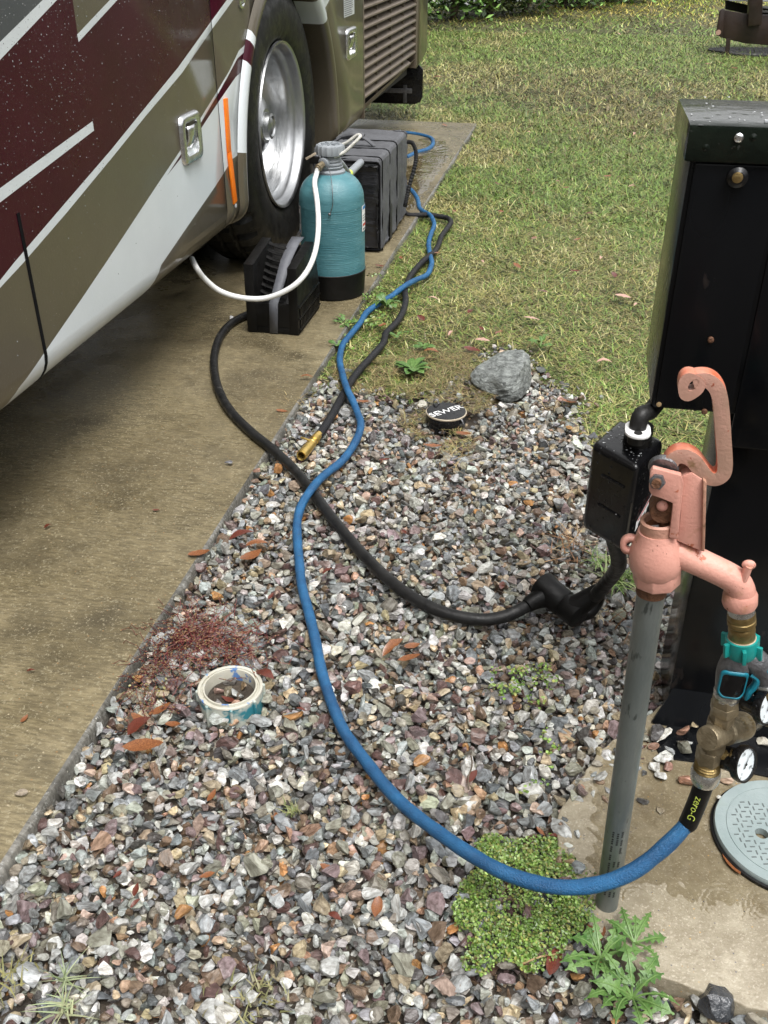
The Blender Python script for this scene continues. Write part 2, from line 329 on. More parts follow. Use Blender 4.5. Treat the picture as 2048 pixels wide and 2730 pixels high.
def fast_mesh(name, V, F, col=None, mats=(), smooth=False):
    me = bpy.data.meshes.new(name); V = np.ascontiguousarray(V, dtype=np.float32); F = np.ascontiguousarray(F, dtype=np.int32)
    me.vertices.add(len(V)); me.vertices.foreach_set('co', V.ravel())
    me.loops.add(F.size); me.loops.foreach_set('vertex_index', F.ravel())
    me.polygons.add(len(F)); me.polygons.foreach_set('loop_start', np.arange(0, F.size, F.shape[1], dtype=np.int32))
    try: me.polygons.foreach_set('loop_total', np.full(len(F), F.shape[1], dtype=np.int32))
    except Exception: pass
    me.polygons.foreach_set('use_smooth', np.full(len(F), bool(smooth)))
    me.update(calc_edges=True)
    if col is not None:
        a = me.color_attributes.new('Col', 'FLOAT_COLOR', 'POINT'); c = np.ones((len(V), 4), dtype=np.float32); c[:, :3] = col
        a.data.foreach_set('color', c.ravel())
    for m in mats: me.materials.append(M[m])
    return me
def text_mesh(s, size, depth=.0):
    cu = bpy.data.curves.new('lettering', 'FONT'); cu.body = s; cu.size = size; cu.extrude = depth; cu.align_x = 'CENTER'; cu.align_y = 'CENTER'; cu.resolution_u = 3
    o = bpy.data.objects.new('lettering', cu); me = bpy.data.meshes.new_from_object(o); bpy.data.objects.remove(o); return me
def inpoly(x, y, P):
    P = np.asarray(P); n = len(P); ins = np.zeros(np.shape(x), bool); j = n - 1
    for i in range(n):
        xi, yi = P[i]; xj, yj = P[j]
        c = ((yi > y) != (yj > y)) & (x < (xj - xi) * (y - yi) / (yj - yi + 1e-12) + xi); ins ^= c; j = i
    return ins
_g = rng.random((64, 64))
def vnoise(x, y, s=1.):
    x = np.asarray(x) * s + 100; y = np.asarray(y) * s + 100; xi = np.floor(x).astype(int); yi = np.floor(y).astype(int); fx = x - xi; fy = y - yi
    fx = fx * fx * (3 - 2 * fx); fy = fy * fy * (3 - 2 * fy); g = lambda a, b: _g[a % 64, b % 64]
    return (g(xi, yi) * (1 - fx) + g(xi + 1, yi) * fx) * (1 - fy) + (g(xi, yi + 1) * (1 - fx) + g(xi + 1, yi + 1) * fx) * fy
def fbm(x, y, s=1.): return (vnoise(x, y, s) + .5 * vnoise(x, y, s * 2.1 + .3) + .25 * vnoise(x, y, s * 4.3)) / 1.75
def gp(pts, z=0): return [(pZ(a, b, z).x, pZ(a, b, z).y) for a, b in pts]

# ------------------------------------------------------------------ the setting: ground, slab, pad
XS = -.737; YEND = 6.89
def sheet(name, x0, x1, y0, y1, z, m, kind='structure', nx=1, ny=1):
    mb = MB(); mb.add([(x0, y0, z), (x1, y0, z), (x1, y1, z), (x0, y1, z)], [(0, 1, 2, 3)])
    o = mb.build(name, m); o['kind'] = kind; return o
g = MB(); g.add([(-150, -60, -.03), (150, -60, -.03), (150, 300, -.03), (-150, 300, -.03)], [(0, 1, 2, 3)])
tag(g.build('ground', 'soil'), kind='structure')
# lawn base: gently uneven sheet
lx = np.linspace(-60, 60, 121); ly = np.concatenate([np.linspace(1.0, 30, 117), np.linspace(32, 150, 30)])
GX, GY = np.meshgrid(lx, ly); nxx, nyy = len(lx), len(ly)
GRAVEL = gp([(-400, 2700), (-60, 2420), (200, 1852), (630, 1216), (800, 1035), (905, 1000), (1000, 1010), (1080, 1040), (1150, 1030), (1230, 1010), (1262, 950), (1420, 930),
             (1470, 985), (1545, 1050), (1590, 1140), (1610, 1260), (1650, 1330), (1800, 1340), (2300, 1400), (2500, 2900), (1024, 3600), (-400, 3200)])
def lawn_z(x, y): return -.022 + .012 * fbm(x, y, .8) + 0 * x
ZZ = lawn_z(GX, GY)
V = np.stack([GX.ravel(), GY.ravel(), ZZ.ravel()], 1)
idx = np.arange(nxx * nyy).reshape(nyy, nxx)
F = np.stack([idx[:-1, :-1].ravel(), idx[:-1, 1:].ravel(), idx[1:, 1:].ravel(), idx[1:, :-1].ravel()], 1)
cx_ = (GX[:-1, :-1] + GX[1:, 1:]).ravel() / 2; cy_ = (GY[:-1, :-1] + GY[1:, 1:]).ravel() / 2
keep = ~((cx_ < XS + .2) & (cy_ < YEND - .1)) & ~(inpoly(cx_, cy_, GRAVEL)) & (cy_ > 2.4)
me = fast_mesh('lawn', V, F[keep], mats=['turf'], smooth=True); tag(link('lawn', me), kind='structure')

sl = MB()
sl.add([(-8, -3, -.25), (XS - .001, -3, -.25), (XS - .001, YEND, -.25), (-8, YEND, -.25), (-8, -3, .01), (XS - .008, -3, .01), (XS - .008, YEND, .01), (-8, YEND, .01)],
       [(4, 5, 6, 7), (3, 2, 6, 7), (0, 4, 7, 3)])
tag(sl.build('parking_slab', 'slab'), kind='structure')
# its worn, lighter arris along the gravel
e = MB(); ys = np.arange(-3, YEND + .001, .03)
wob = [(XS + random.uniform(-.003, .003) + (.004 * math.sin(y * 9)), random.uniform(-.002, .001)) for y in ys]
vs = []; fs = []
for y, (xo, dz) in zip(ys, wob):
    vs += [(XS - .008, y, .010), (xo - .003, y, .0092 + dz), (xo, y, .004 + dz), (xo + .001, y, -.2)]
for i in range(len(ys) - 1):
    for k in range(3): fs.append((i * 4 + k, i * 4 + k + 1, i * 4 + k + 5, i * 4 + k + 4))
e.add(vs, fs); tag(e.build('slab_edge', 'slab_edge', smooth=True, sharp=50), kind='structure')

# water hydrant pad at lower right
PADZ = .012
pc = [pZ(1712, 2592, PADZ), pZ(2300, 2775, PADZ)]
dx = (pc[1] - pc[0]); dx.z = 0; dx.normalize(); dn = Vector((-dx.y, dx.x, 0))
pb = MB(); pts = []
A0 = pc[0] - dx * .10
def jag(a, b, n): return [a.lerp(b, i / n) + Vector((random.uniform(-.002, .002), random.uniform(-.003, .003), 0)) for i in range(n)]
c0, c1 = pc[0], pc[0] + dx * .9
padv = [c0, c1] + [pZ(a, b, PADZ) for a, b in ((2700, 1850), (1800, 1850), (1600, 2000), (1490, 2160), (1480, 2330), (1570, 2460))]
outl = []
for i in range(len(padv)): outl += jag(padv[i], padv[(i + 1) % len(padv)], 40 if i == 0 else 12)
pb.prism([p - Vector((0, 0, .12)) for p in outl], (0, 0, .12))
pad = tag(pb.build('concrete_pad', 'pad', bevel=.003, sharp=60), kind='structure')
PADP = [(p.x, p.y) for p in padv]
# rain water standing on the pad: a thin film with ripples
NW = 150; wx = np.linspace(.1, .62, NW); wy = np.linspace(.93, 1.36, NW); WX, WY = np.meshgrid(wx, wy)
Wd = fbm(WX, WY, 9)
rip = np.zeros_like(WX)
for _ in range(34):
    cx0, cy0 = random.uniform(.12, .5), random.uniform(.93, 1.3); d = np.hypot(WX - cx0, WY - cy0); r0 = random.uniform(.006, .03)
    rip += .0009 * np.cos((d - r0) * 900) * np.exp(-((d - r0) / .007) ** 2)
_ed = np.minimum.reduce([(WX - .1) / .06, (WY - .93) / .06, (1.36 - WY) / .05, (WX * 0 + 9)]); ww = np.clip((Wd - .44) * 9, -1.6, 1) - 2.2 * np.clip(1 - _ed, 0, 1)
WZ = PADZ + .0006 + .0011 * ww + 2.2 * rip + .0004 * np.sin(WX * 210 + 9 * vnoise(WX, WY, 14)) * np.sin(WY * 160)
idx = np.arange(NW * NW).reshape(NW, NW); F = np.stack([idx[:-1, :-1].ravel(), idx[:-1, 1:].ravel(), idx[1:, 1:].ravel(), idx[1:, :-1].ravel()], 1)
kp = (inpoly(WX.ravel(), WY.ravel(), PADP))[F].all(1)
me = fast_mesh('puddle', np.stack([WX.ravel(), WY.ravel(), WZ.ravel()], 1), F[kp], mats=['water'], smooth=True)
tag(link('puddle', me), kind='structure')

# thin films of rain water lying on the slab
def film(x0, x1, y0, y1, z, thr, sc, rings, nx=130, ny=170, sl=0.):
    wx = np.linspace(x0, x1, nx); wy = np.linspace(y0, y1, ny); X, Y = np.meshgrid(wx, wy); ed = np.minimum.reduce([(X - x0) / (.2 * (x1 - x0)), (x1 - X) / (.03 + .1 * (x1 - x0)), (Y - y0) / (.2 * (y1 - y0)), (y1 - Y) / (.2 * (y1 - y0))])
    d = np.clip((fbm(X + 3, Y * .6 + 7, sc) - thr) * 8, -1.5, 1) - 2 * np.clip(1 - ed, 0, 1); Z = z + .0011 * d + .0002 * np.sin(Y * 70 + 8 * vnoise(X, Y, 9))
    for _ in range(rings):
        a, b = random.uniform(x0, x1), random.uniform(y0, y1); q = np.hypot(X - a, Y - b); r0 = random.uniform(.01, .05); Z += .0010 * np.cos((q - r0) * 400) * np.exp(-((q - r0) / .015) ** 2)
    idx = np.arange(nx * ny).reshape(ny, nx); F = np.stack([idx[:-1, :-1].ravel(), idx[:-1, 1:].ravel(), idx[1:, 1:].ravel(), idx[1:, :-1].ravel()], 1)
    me = fast_mesh('puddle', np.stack([X.ravel(), Y.ravel(), Z.ravel()], 1), F, mats=['water'], smooth=True); tag(link('puddle', me), kind='structure')
film(-1.06, XS - .015, 4.3, 6.5, .0102, .42, 3.5, 26)

# ------------------------------------------------------------------ gravel
def ico(sub):
    bm = bmesh.new(); bmesh.ops.create_icosphere(bm, subdivisions=sub, radius=1); V = np.array([v.co[:] for v in bm.verts]); F = np.array([[v.index for v in f.verts] for f in bm.faces]); bm.free(); return V, F
IV, IF = ico(2)
def stone_shape(r):
    v = IV.copy()
    for _ in range(r.integers(7, 12)):
        n = r.normal(size=3); n /= np.linalg.norm(n); d = r.uniform(.28, .62); k = v @ n; o = k > d
        v[o] -= np.outer(k[o] - d, n)
    v += r.normal(size=v.shape) * .022
    v *= np.array([1, r.uniform(.55, .95), r.uniform(.38, .75)])
    return v / np.abs(v).max()
SHAPES = np.array([stone_shape(rng) for _ in range(40)]); BLK = int(np.argmax(np.ptp(SHAPES[:, :, 1], axis=1) * np.ptp(SHAPES[:, :, 2], axis=1)))
PAL = np.array([(.25, .27, .285), (.31, .325, .33), (.17, .185, .195), (.40, .41, .40), (.45, .46, .45), (.22, .205, .175), (.34, .285, .20), (.17, .12, .085), (.36, .19, .075), (.36, .24, .17),
                (.12, .075, .07), (.20, .15, .155), (.085, .08, .08), (.55, .54, .50), (.64, .64, .61), (.44, .36, .25), (.40, .30, .25), (.11, .12, .13), (.25, .25, .205)])
PW = np.array([12, 13, 9, 11, 5, 11, 6, 6, 1.2, 2.5, 4, 5, 4, 2.5, 1.6, 3, 3, 5, 8]); PW = PW / PW.sum()
def rotm(n):
    a = rng.uniform(0, 2 * np.pi, n); tx = rng.normal(0, .45, n); ty = rng.normal(0, .45, n)
    ca, sa = np.cos(a), np.sin(a); Z0 = np.zeros(n); O = np.ones(n)
    Rz = np.stack([ca, -sa, Z0, sa, ca, Z0, Z0, Z0, O], 1).reshape(-1, 3, 3)
    Rx = np.stack([O, Z0, Z0, Z0, np.cos(tx), -np.sin(tx), Z0, np.sin(tx), np.cos(tx)], 1).reshape(-1, 3, 3)
    Ry = np.stack([np.cos(ty), Z0, np.sin(ty), Z0, O, Z0, -np.sin(ty), Z0, np.cos(ty)], 1).reshape(-1, 3, 3)
    return Rz @ Rx @ Ry
PADV = gp([(1700, 2602), (1600, 2470), (1560, 2330), (1555, 2200), (1640, 2140), (1720, 2075), (1800, 2035), (2200, 2000), (2500, 2850)])
MOSS = gp([(1085, 1060), (1180, 1030), (1290, 1050), (1300, 1130), (1280, 1180), (1190, 1200), (1120, 1150)])
BASEP = gp([(1735, 1970), (1800, 1915), (2200, 1990), (2200, 2060), (1870, 2035)])
def layer(sp, size, z0, z1, jit=.5):
    gx, gy = np.meshgrid(np.arange(XS, 1.3, sp), np.arange(.42, 3.3, sp)); x = gx.ravel() + rng.uniform(-jit, jit, gx.size) * sp; y = gy.ravel() + rng.uniform(-jit, jit, gx.size) * sp
    bx = x + .09 * (vnoise(x, y, 6) - .5) + .05 * (vnoise(x, y, 19) - .5); by = y + .16 * (vnoise(y, x, 6) - .5) + .08 * (vnoise(y, x, 21) - .5)
    bx = bx + rng.normal(0, .022, len(x)) * (x > XS + .15); by = by + rng.normal(0, .03, len(x)) * (y > 2)
    k = inpoly(bx, by, GRAVEL) & (x > XS + .004) & (x < .46 * y + .35)
    k &= ~inpoly(x + .03 * (vnoise(x, y, 40) - .5), y + .02 * (vnoise(y, x, 33) - .5), PADV)
    onpad = inpoly(x, y, PADP); k &= ~(onpad & (z0 < -.017))
    k &= ~inpoly(x, y, BASEP)
    k &= ~(inpoly(bx, by, MOSS) & (rng.random(len(x)) < .8))
    k &= ~inpoly(x, y, gp([(1275, 1005), (1310, 985), (1400, 985), (1405, 1050), (1362, 1075), (1330, 1062), (1285, 1045)]))
    k &= np.hypot(x + .524, y - 1.235) > .054
    k &= np.hypot(x + .29, y - 2.47) > .052
    x, y = x[k], y[k]; n = len(x); s = size * np.exp(rng.normal(0, .28, n)); s = np.clip(s, .0045, .021)
    z = rng.uniform(z0, z1, n) + .019 * inpoly(x, y, PADP) - .006 * (vnoise(x, y, 5) - .5) + np.clip((XS + .06 - x) * .2, 0, .0095) - .006 * vnoise(x * 0, y, 8) * (x < XS + .03)
    return x, y, z, s
Ls = [layer(.0105, .0080, -.036, -.027), layer(.0138, .0092, -.028, -.016), layer(.0190, .0110, -.016, -.004), layer(.050, .0142, -.005, .002)]
x = np.concatenate([l[0] for l in Ls]); y = np.concatenate([l[1] for l in Ls]); z = np.concatenate([l[2] for l in Ls]); s = np.concatenate([l[3] for l in Ls])
n = len(x); col = PAL[rng.choice(len(PAL), n, p=PW)] * np.exp(rng.normal(0, .17, n))[:, None] * (1 + rng.normal(0, .03, (n, 3)))
col = np.clip(col * np.array([.94, .92, .875]), .01, .56); Rm = rotm(n); si = rng.integers(0, len(SHAPES), n)
# the 300 that show largest become objects of their own
dep = x * _fw.x + y * _fw.y - CAMH * _fw.z
nlast = len(Ls[3][0]) + len(Ls[2][0]); top = np.zeros(n, bool); top[-nlast:] = True
pxx = FPX * (x * _r.x + y * _r.y) / dep + CX; pyy = CY - FPX * (x * _u.x + y * _u.y - CAMH * _u.z) / dep
vis = top & (pxx > 5) & (pxx < 2043) & (pyy < 2725)
score = np.where(vis, s / dep, 0); order = np.argsort(-score)[:300]; own = np.zeros(n, bool); own[order] = True
rest = np.where(~own)[0]
Vs = np.einsum('nij,nvj->nvi', Rm[rest], SHAPES[si[rest]] * s[rest][:, None, None]) + np.stack([x, y, z], 1)[rest][:, None, :]
nv = IV.shape[0]
Fs = (IF[None] + (np.arange(len(rest)) * nv)[:, None, None]).reshape(-1, 3)
me = fast_mesh('gravel', Vs.reshape(-1, 3), Fs, np.repeat(col[rest], nv, 0), ['gravel'])
gravel = link('gravel', me); tag(gravel, 'wet grey and tan crushed stone covering the bed beside the concrete slab', 'gravel', kind='stuff')
print('stones', n, 'tris', len(Fs))
# the gravel bed carries the stones one can pick apart
bedm = MB(); bedm.add([(-.73, .3, -.029), (2, .3, -.029), (2, 3.0, -.029), (-.73, 3.0, -.029)], [(0, 1, 2, 3)])
bed = tag(bedm.build('gravel_bed', 'soil'), kind='structure')
smesh = {}
for i in order:
    cidx = int(rng.integers(0, 60)); key = (int(si[i]), cidx % 3)
    me = smesh.get(key)
    if me is None:
        c = np.clip(PAL[rng.choice(len(PAL), p=PW)] * rng.uniform(.8, 1.1), .01, .7)
        me = fast_mesh('stone', SHAPES[si[i]] * .0142 + 0, IF, np.repeat(c[None] * .93, nv, 0), ['gravel']); smesh[key] = me
    o = link('stone', me, bed); mt = Matrix(Rm[i].tolist()).to_4x4()
    o.matrix_basis = Matrix.Translation(Vector((x[i], y[i], z[i])) - bed.location) @ mt @ Matrix.Scale(float(s[i]) / .0142, 4)
def _blk(r):
    v = IV.copy()
    for n_, d_ in (((1, .2, .3), .7), ((-.8, .5, .4), .62), ((-.3, -1, .5), .6), ((.4, .9, .3), .66), ((.1, 0, 1), .5), ((.6, -.6, .2), .68), ((-.9, -.3, 0), .7)):
        n_ = np.array(n_, float); n_ /= np.linalg.norm(n_); k = v @ n_; o = k > d_; v[o] -= np.outer(k[o] - d_, n_)
    return v * [1, .85, .9]
BLKS = _blk(rng)
def single_stone(px, py, size, colr, label, shape=0, rot=0, zoff=0, flat=1., mname='gravel', name='stone', cat='stone', group=None):
    P = pZ(px, py, zoff); v = SHAPES[shape].copy(); v[:, 2] *= flat; c = np.repeat(np.array([colr]), nv, 0)
    v = (v if mname == 'gravel' else BLKS) * size; me = fast_mesh(name, v, IF, c, [mname]); o = link(name, me); o.location = P; o.rotation_euler = (random.uniform(-.3, .3), random.uniform(-.3, .3), rot)
    return tag(o, label, cat, group)
single_stone(1763, 1960, .0225, (.72, .71, .66), 'large white stone lying on the black base plate of the pedestal', 3, .3, .02)
single_stone(1822, 1950, .014, (.3, .17, .12), 'reddish brown stone beside the large white stone on the base plate', 5, 1.1, .02)
single_stone(1850, 1930, .0115, (.33, .27, .17), 'tan block stone on the base plate at the foot of the pedestal', 7, 2.1, .02)
single_stone(1832, 1980, .0095, (.3, .31, .3), 'small grey stone in the wet on the black base plate', 9, .2, .016)
single_stone(1748, 1990, .0125, (.25, .15, .11), 'brown stone half on the pad below the white stone', 11, .9, .016)
single_stone(1772, 2022, .0145, (.5, .51, .49), 'pale grey block stone on the wet pad left of the regulator', 12, .8, .022)
single_stone(1748, 2042, .0155, (.6, .6, .57), 'pale stone on the wet pad nearest the standpipe', 13, 2.2, .02)
single_stone(1781, 2045, .0095, (.26, .15, .12), 'round maroon stone on the wet pad', 14, 0, .018)
single_stone(1762, 2068, .0105, (.55, .56, .55), 'small square white stone on the wet pad', 15, .5, .018)
single_stone(1826, 2077, .0155, (.36, .19, .13), 'rusty red stone on the pad left of the hose end', 16, .1, .02)
single_stone(1937, 2082, .014, (.42, .3, .22), 'pinkish banded stone on the pad under the pressure gauge', 17, .1, .018)
single_stone(2030, 1976, .015, (.42, .4, .34), 'long pale stone on the base plate at the right edge', 18, 2.6, .018)
single_stone(1717, 2136, .0115, (.09, .09, .09), 'dark stone sitting in the puddle beside the standpipe', 19, .7, .014)
single_stone(1759, 2165, .010, (.2, .17, .12), 'brown stone almost under water in the puddle', 20, 1.7, .012)
single_stone(1920, 2128, .007, (.6, .6, .56), 'tiny white stone touching the rim of the utility cover', 21, 0, .02)
single_stone(608, 1232, .012, (.12, .12, .13), 'dark stone lying alone on the concrete slab beside the thick cable', 22, .2, .02, .7)
single_stone(618, 846, .011, (.55, .56, .58), 'white pebble on the slab beside the levelling block', 23, .2, .018, .7)
single_stone(57, 2110, .012, (.24, .2, .15), 'brown stone on the slab near its edge at the lower left', 24, .2, .018, .6)
single_stone(1912, 2668, .031, (1, 1, 1), 'large wet black stone below the edge of the pad', BLK, .35, .006, .9, 'dark_stone')
single_stone(448, 1690, .022, (.42, .43, .42), 'long pale grey stone at the slab edge beside the red weed', 27, .5, .004)
single_stone(528, 1742, .016, (.44, .44, .42), 'pale stone lying in the red weed above the pipe ring', 28, 1.1, .006)

# ------------------------------------------------------------------ lawn grass
def grass_blades(n, xr, yr, hw, hl, name, label, region=None, prob=None, cols=None, lie=1.0, zoff=0):
    x = rng.uniform(*xr, n); y = rng.uniform(*yr, n)
    # inside the view, with a margin
    k = (x < .30 * y + .9) & (x > -.68 * y - .6)
    if region is not None: k &= region(x, y)
    x, y = x[k], y[k]; n = len(x)
    z = lawn_z(x, y) + .002 + zoff
    a = rng.uniform(0, 2 * np.pi, n); L = hl * np.exp(rng.normal(0, .3, n)); wd = hw * rng.uniform(.6, 1.3, n)
    elev = np.clip(rng.normal(.42, .32, n), .06, 1.2) * lie
    dx, dy = np.cos(a), np.sin(a); sx, sy = -dy, dx
    def pt(t, bend, side):
        h = L * t * np.sin(elev) * (1 - bend * t); f = L * t * np.cos(elev) * (1 + .3 * t)
        wv = wd * (1 - t ** 1.5) * side
        return np.stack([x + dx * f + sx * wv, y + dy * f + sy * wv, z + h], 1)
    bend = rng.uniform(.1, .7, n)
    Vv = np.stack([pt(0, bend, .5), pt(0, bend, -.5), pt(.5, bend, .5), pt(.5, bend, -.5), pt(1., bend, 0)], 1)
    Fb = np.array([(0, 1, 3), (0, 3, 2), (2, 3, 4)]); Ff = (Fb[None] + (np.arange(n) * 5)[:, None, None]).reshape(-1, 3)
    c = cols(x, y, n)
    cc = np.repeat(c, 5, 0).reshape(n, 5, 3)
    me = fast_mesh(name, Vv.reshape(-1, 3), Ff, cc.reshape(-1, 3), ['grass'])
    return tag(link(name, me), label, 'grass', kind='stuff')
CG = np.array([(.105, .175, .032), (.15, .225, .05), (.20, .205, .06), (.27, .24, .085), (.42, .38, .19), (.05, .07, .018), (.13, .10, .045)])
def gcols(x, y, n):
    a = fbm(x, y, .75); b = fbm(x + 40, y + 9, 2.6)
    px = _px(x, y)
    green = np.clip((a - .47) * 6 + (b - .5) * 3 + .6, 0, 1)
    brown = np.exp(-(((px[0] - 1700) / 260) ** 2 + ((px[1] - 300) / 70) ** 2)) + .8 * np.exp(-(((px[0] - 1480) / 200) ** 2 + ((px[1] - 235) / 35) ** 2))
    brown += .55 * np.exp(-(((px[0] - 1250) / 250) ** 2 + ((px[1] - 930) / 90) ** 2)) + .45 * np.exp(-(((px[0] - 1650) / 120) ** 2 + ((px[1] - 830) / 80) ** 2))
    green = np.clip(green - .9 * brown, 0, 1) * (.55 + .45 * (px[1] < 620))
    u = rng.random(n)
    wG = np.stack([.9 * green + .05, 1.0 * green + .08, .5 + 0 * green, .55 * (1 - green) + .15, .30 * (1 - green) * (1 - .8 * np.clip(brown, 0, 1)) + .08, .35 + .7 * brown, .2 + 1.6 * brown], 1); wG /= wG.sum(1)[:, None]
    ci = (np.cumsum(wG, 1) < u[:, None]).sum(1).clip(0, 6)
    c = CG[ci] * np.exp(rng.normal(0, .2, n))[:, None]
    yel = np.clip((75 - px[1]) / 60, 0, 1)[:, None]
    c = c * 1.16; c = c * (1 - yel) + (c * np.array([1.5, 1.3, .7])) * yel
    return np.clip(c, .01, .6)
def _px(x, y):
    d = x * _fw.x + y * _fw.y - CAMH * _fw.z
    return FPX * (x * _r.x + y * _r.y) / d + CX, CY - FPX * (x * _u.x + y * _u.y - CAMH * _u.z) / d
def lawnreg(x, y):
    x = x + rng.normal(0, .02, len(x)); y = y + rng.normal(0, .03, len(x))
    bx = x + .09 * (vnoise(x, y, 6) - .5) + .05 * (vnoise(x, y, 19) - .5); by = y + .16 * (vnoise(y, x, 6) - .5) + .08 * (vnoise(y, x, 21) - .5)
    slab = (x < XS + .0 + .10 * (vnoise(y, x, 5) - .6) * (y > 3) + .05 * (vnoise(x, y, 30) - .5)) & (y < YEND - .02)
    return ~inpoly(bx, by, GRAVEL) & ~slab
grass_blades(120000, (-.9, 1.9), (2.35, 4.6), .0034, .034, 'grass', 'short wet olive and straw coloured grass between the gravel and the slab end', lawnreg, cols=gcols, lie=.85)
grass_blades(130000, (-1.2, 3.0), (4.6, 7.5), .005, .045, 'grass', 'patchy green and tan grass beside the far part of the slab', lawnreg, cols=gcols)
grass_blades(190000, (-6, 4.6), (6.8, 13), .0068, .055, 'grass', 'greener grass behind the end of the slab with a bare brown patch', lawnreg, cols=gcols)
grass_blades(110000, (-14, 8), (13, 28), .013, .08, 'grass', 'yellow green grass at the top of the lawn below the shrubs', lawnreg, cols=gcols)
# dry thatch and moss among the stones by the sewer cap
def mossreg(x, y): return inpoly(x + .05 * (vnoise(x, y, 15) - .5), y + .05 * (vnoise(y, x, 12) - .5), gp([(880, 980), (1060, 945), (1260, 930), (1310, 1060), (1320, 1180), (1200, 1215), (1080, 1170), (1060, 1060), (900, 1050)])) & (vnoise(x, y, 22) > .30 + .25 * (y < 2.55))
def mcols(x, y, n):
    c = np.array([(.20, .17, .07), (.3, .25, .12), (.17, .18, .06), (.12, .085, .045), (.22, .15, .07)])[rng.integers(0, 5, n)]; return c * np.exp(rng.normal(0, .25, n))[:, None]
grass_blades(36000, (-.8, .3), (2.1, 3.2), .0021, .022, 'dry_grass', 'matted dry brown grass and moss around the black sewer cap', mossreg, cols=mcols, lie=.6, zoff=.017)

# ------------------------------------------------------------------ motorhome
XB = -1.12; ZC = .385; RC = .078
def prof(s):
    if s >= ZC: return XB, s
    t = (ZC - s) / RC; t = min(t, 2.2)
    return XB - RC * (1 - math.cos(t)), ZC - RC * math.sin(t)
def px_ys(px, py):
    P = pX(px, py, XB)
    if P.z >= ZC: return P.y, P.z
    best = None
    for k in range(0, 80):
        t = k * 1.35 / 79; x = XB - RC * (1 - math.cos(t)); zc = ZC - RC * math.sin(t); Q = pX(px, py, x); d = Q.z - zc
        if best is None or abs(d) < best[0]: best = (abs(d), Q.y, ZC - t * RC)
    return best[1], best[2]
def YS(pts): return [px_ys(a, b) for a, b in pts]
ORIG = Vector((-2.4, 3.85, 0))
rv = thing('motorhome', ORIG, 'maroon, taupe and white motorhome parked on the slab with its rear wheel showing', 'motorhome')
far = lambda y, s: (y, s)
def row(pts): return YS(pts)
paint = []   # (polygon in (y, s), material index) ; 0 taupe 1 maroon 2 white 3 slate
L2u = [(605, 0), (561, 60), (475, 180), (380, 296), (296, 400), (165, 552), (38, 700), (0, 748), (-60, 822)]
L2l = [(622, 0), (566, 77), (485, 195), (388, 310), (305, 413), (178, 567), (63, 700), (0, 768), (-60, 842)]
ext_t = px_ys(605, 0)
mar = YS([(152, 0)]) + YS(L2u) + YS([(-60, 240), (0, 160)])
paint.append((YS([(150, 0), (605, 0), (640, -60), (250, -60)]) , 1))
paint.append((YS([(150, 0)]) + YS(L2u) + YS([(-60, 225)]), 1))
paint.append((YS([(112, 0), (152, 0), (210, -60), (168, -60)]), 2)); paint.append((YS([(114, 0), (152, 0), (0, 160), (-60, 223), (-60, 170), (0, 112)]), 2))
paint.append((YS([(114, 0), (0, 112), (-60, 170), (-300, 100), (-200, -60), (168, -60)]), 3))
paint.append((YS([(194, 0), (293, 0), (208, 95)]), 0)); paint.append((YS([(194, 0), (293, 0), (350, -60), (188, -60)]), 0))
paint.append((YS([(293, 0), (313, 0), (210, 112), (206, 92)]), 2)); paint.append((YS([(293, 0), (313, 0), (372, -60), (350, -60)]), 2))
paint.append((YS([(-60, 545), (0, 502), (247, 323), (251, 348), (0, 540), (-60, 585)]), 2))
paint.append((YS(L2u) + YS(L2l[::-1]), 2)); paint.append((YS([(605, 0), (622, 0), (660, -60), (643, -60)]), 2))
SWu = [(692, 66), (665, 108), (637, 135), (612, 188), (576, 249), (538, 310), (477, 407), (416, 498), (351, 597), (291, 688), (219, 795), (114, 947), (50, 1035), (0, 1099), (-60, 1180)]
SWl = [(690, 380), (650, 392), (632, 415), (620, 424), (607, 445), (599, 458), (572, 500), (500, 604), (430, 707), (363, 797), (325, 845), (287, 889), (250, 935), (215, 970), (150, 1040), (60, 1120), (-60, 1220)]
paint.append((YS(SWu) + YS([(-60, 1290), (0, 1200)]) + YS(SWl[::-1][1:]), 2))
paint.append((YS([(686, 96), (661, 130), (633, 156), (607, 205), (580, 253), (537, 325), (490, 400), (445, 469), (480, 425), (538, 340), (580, 276), (629, 205), (675, 165)]), 1))
paint.append((YS([(829, -3), (880, -3), (861, 33), (862, 55), (850, 50), (842, 30)]), 2))
PM = ['taupe', 'maroon', 'white', 'slate']
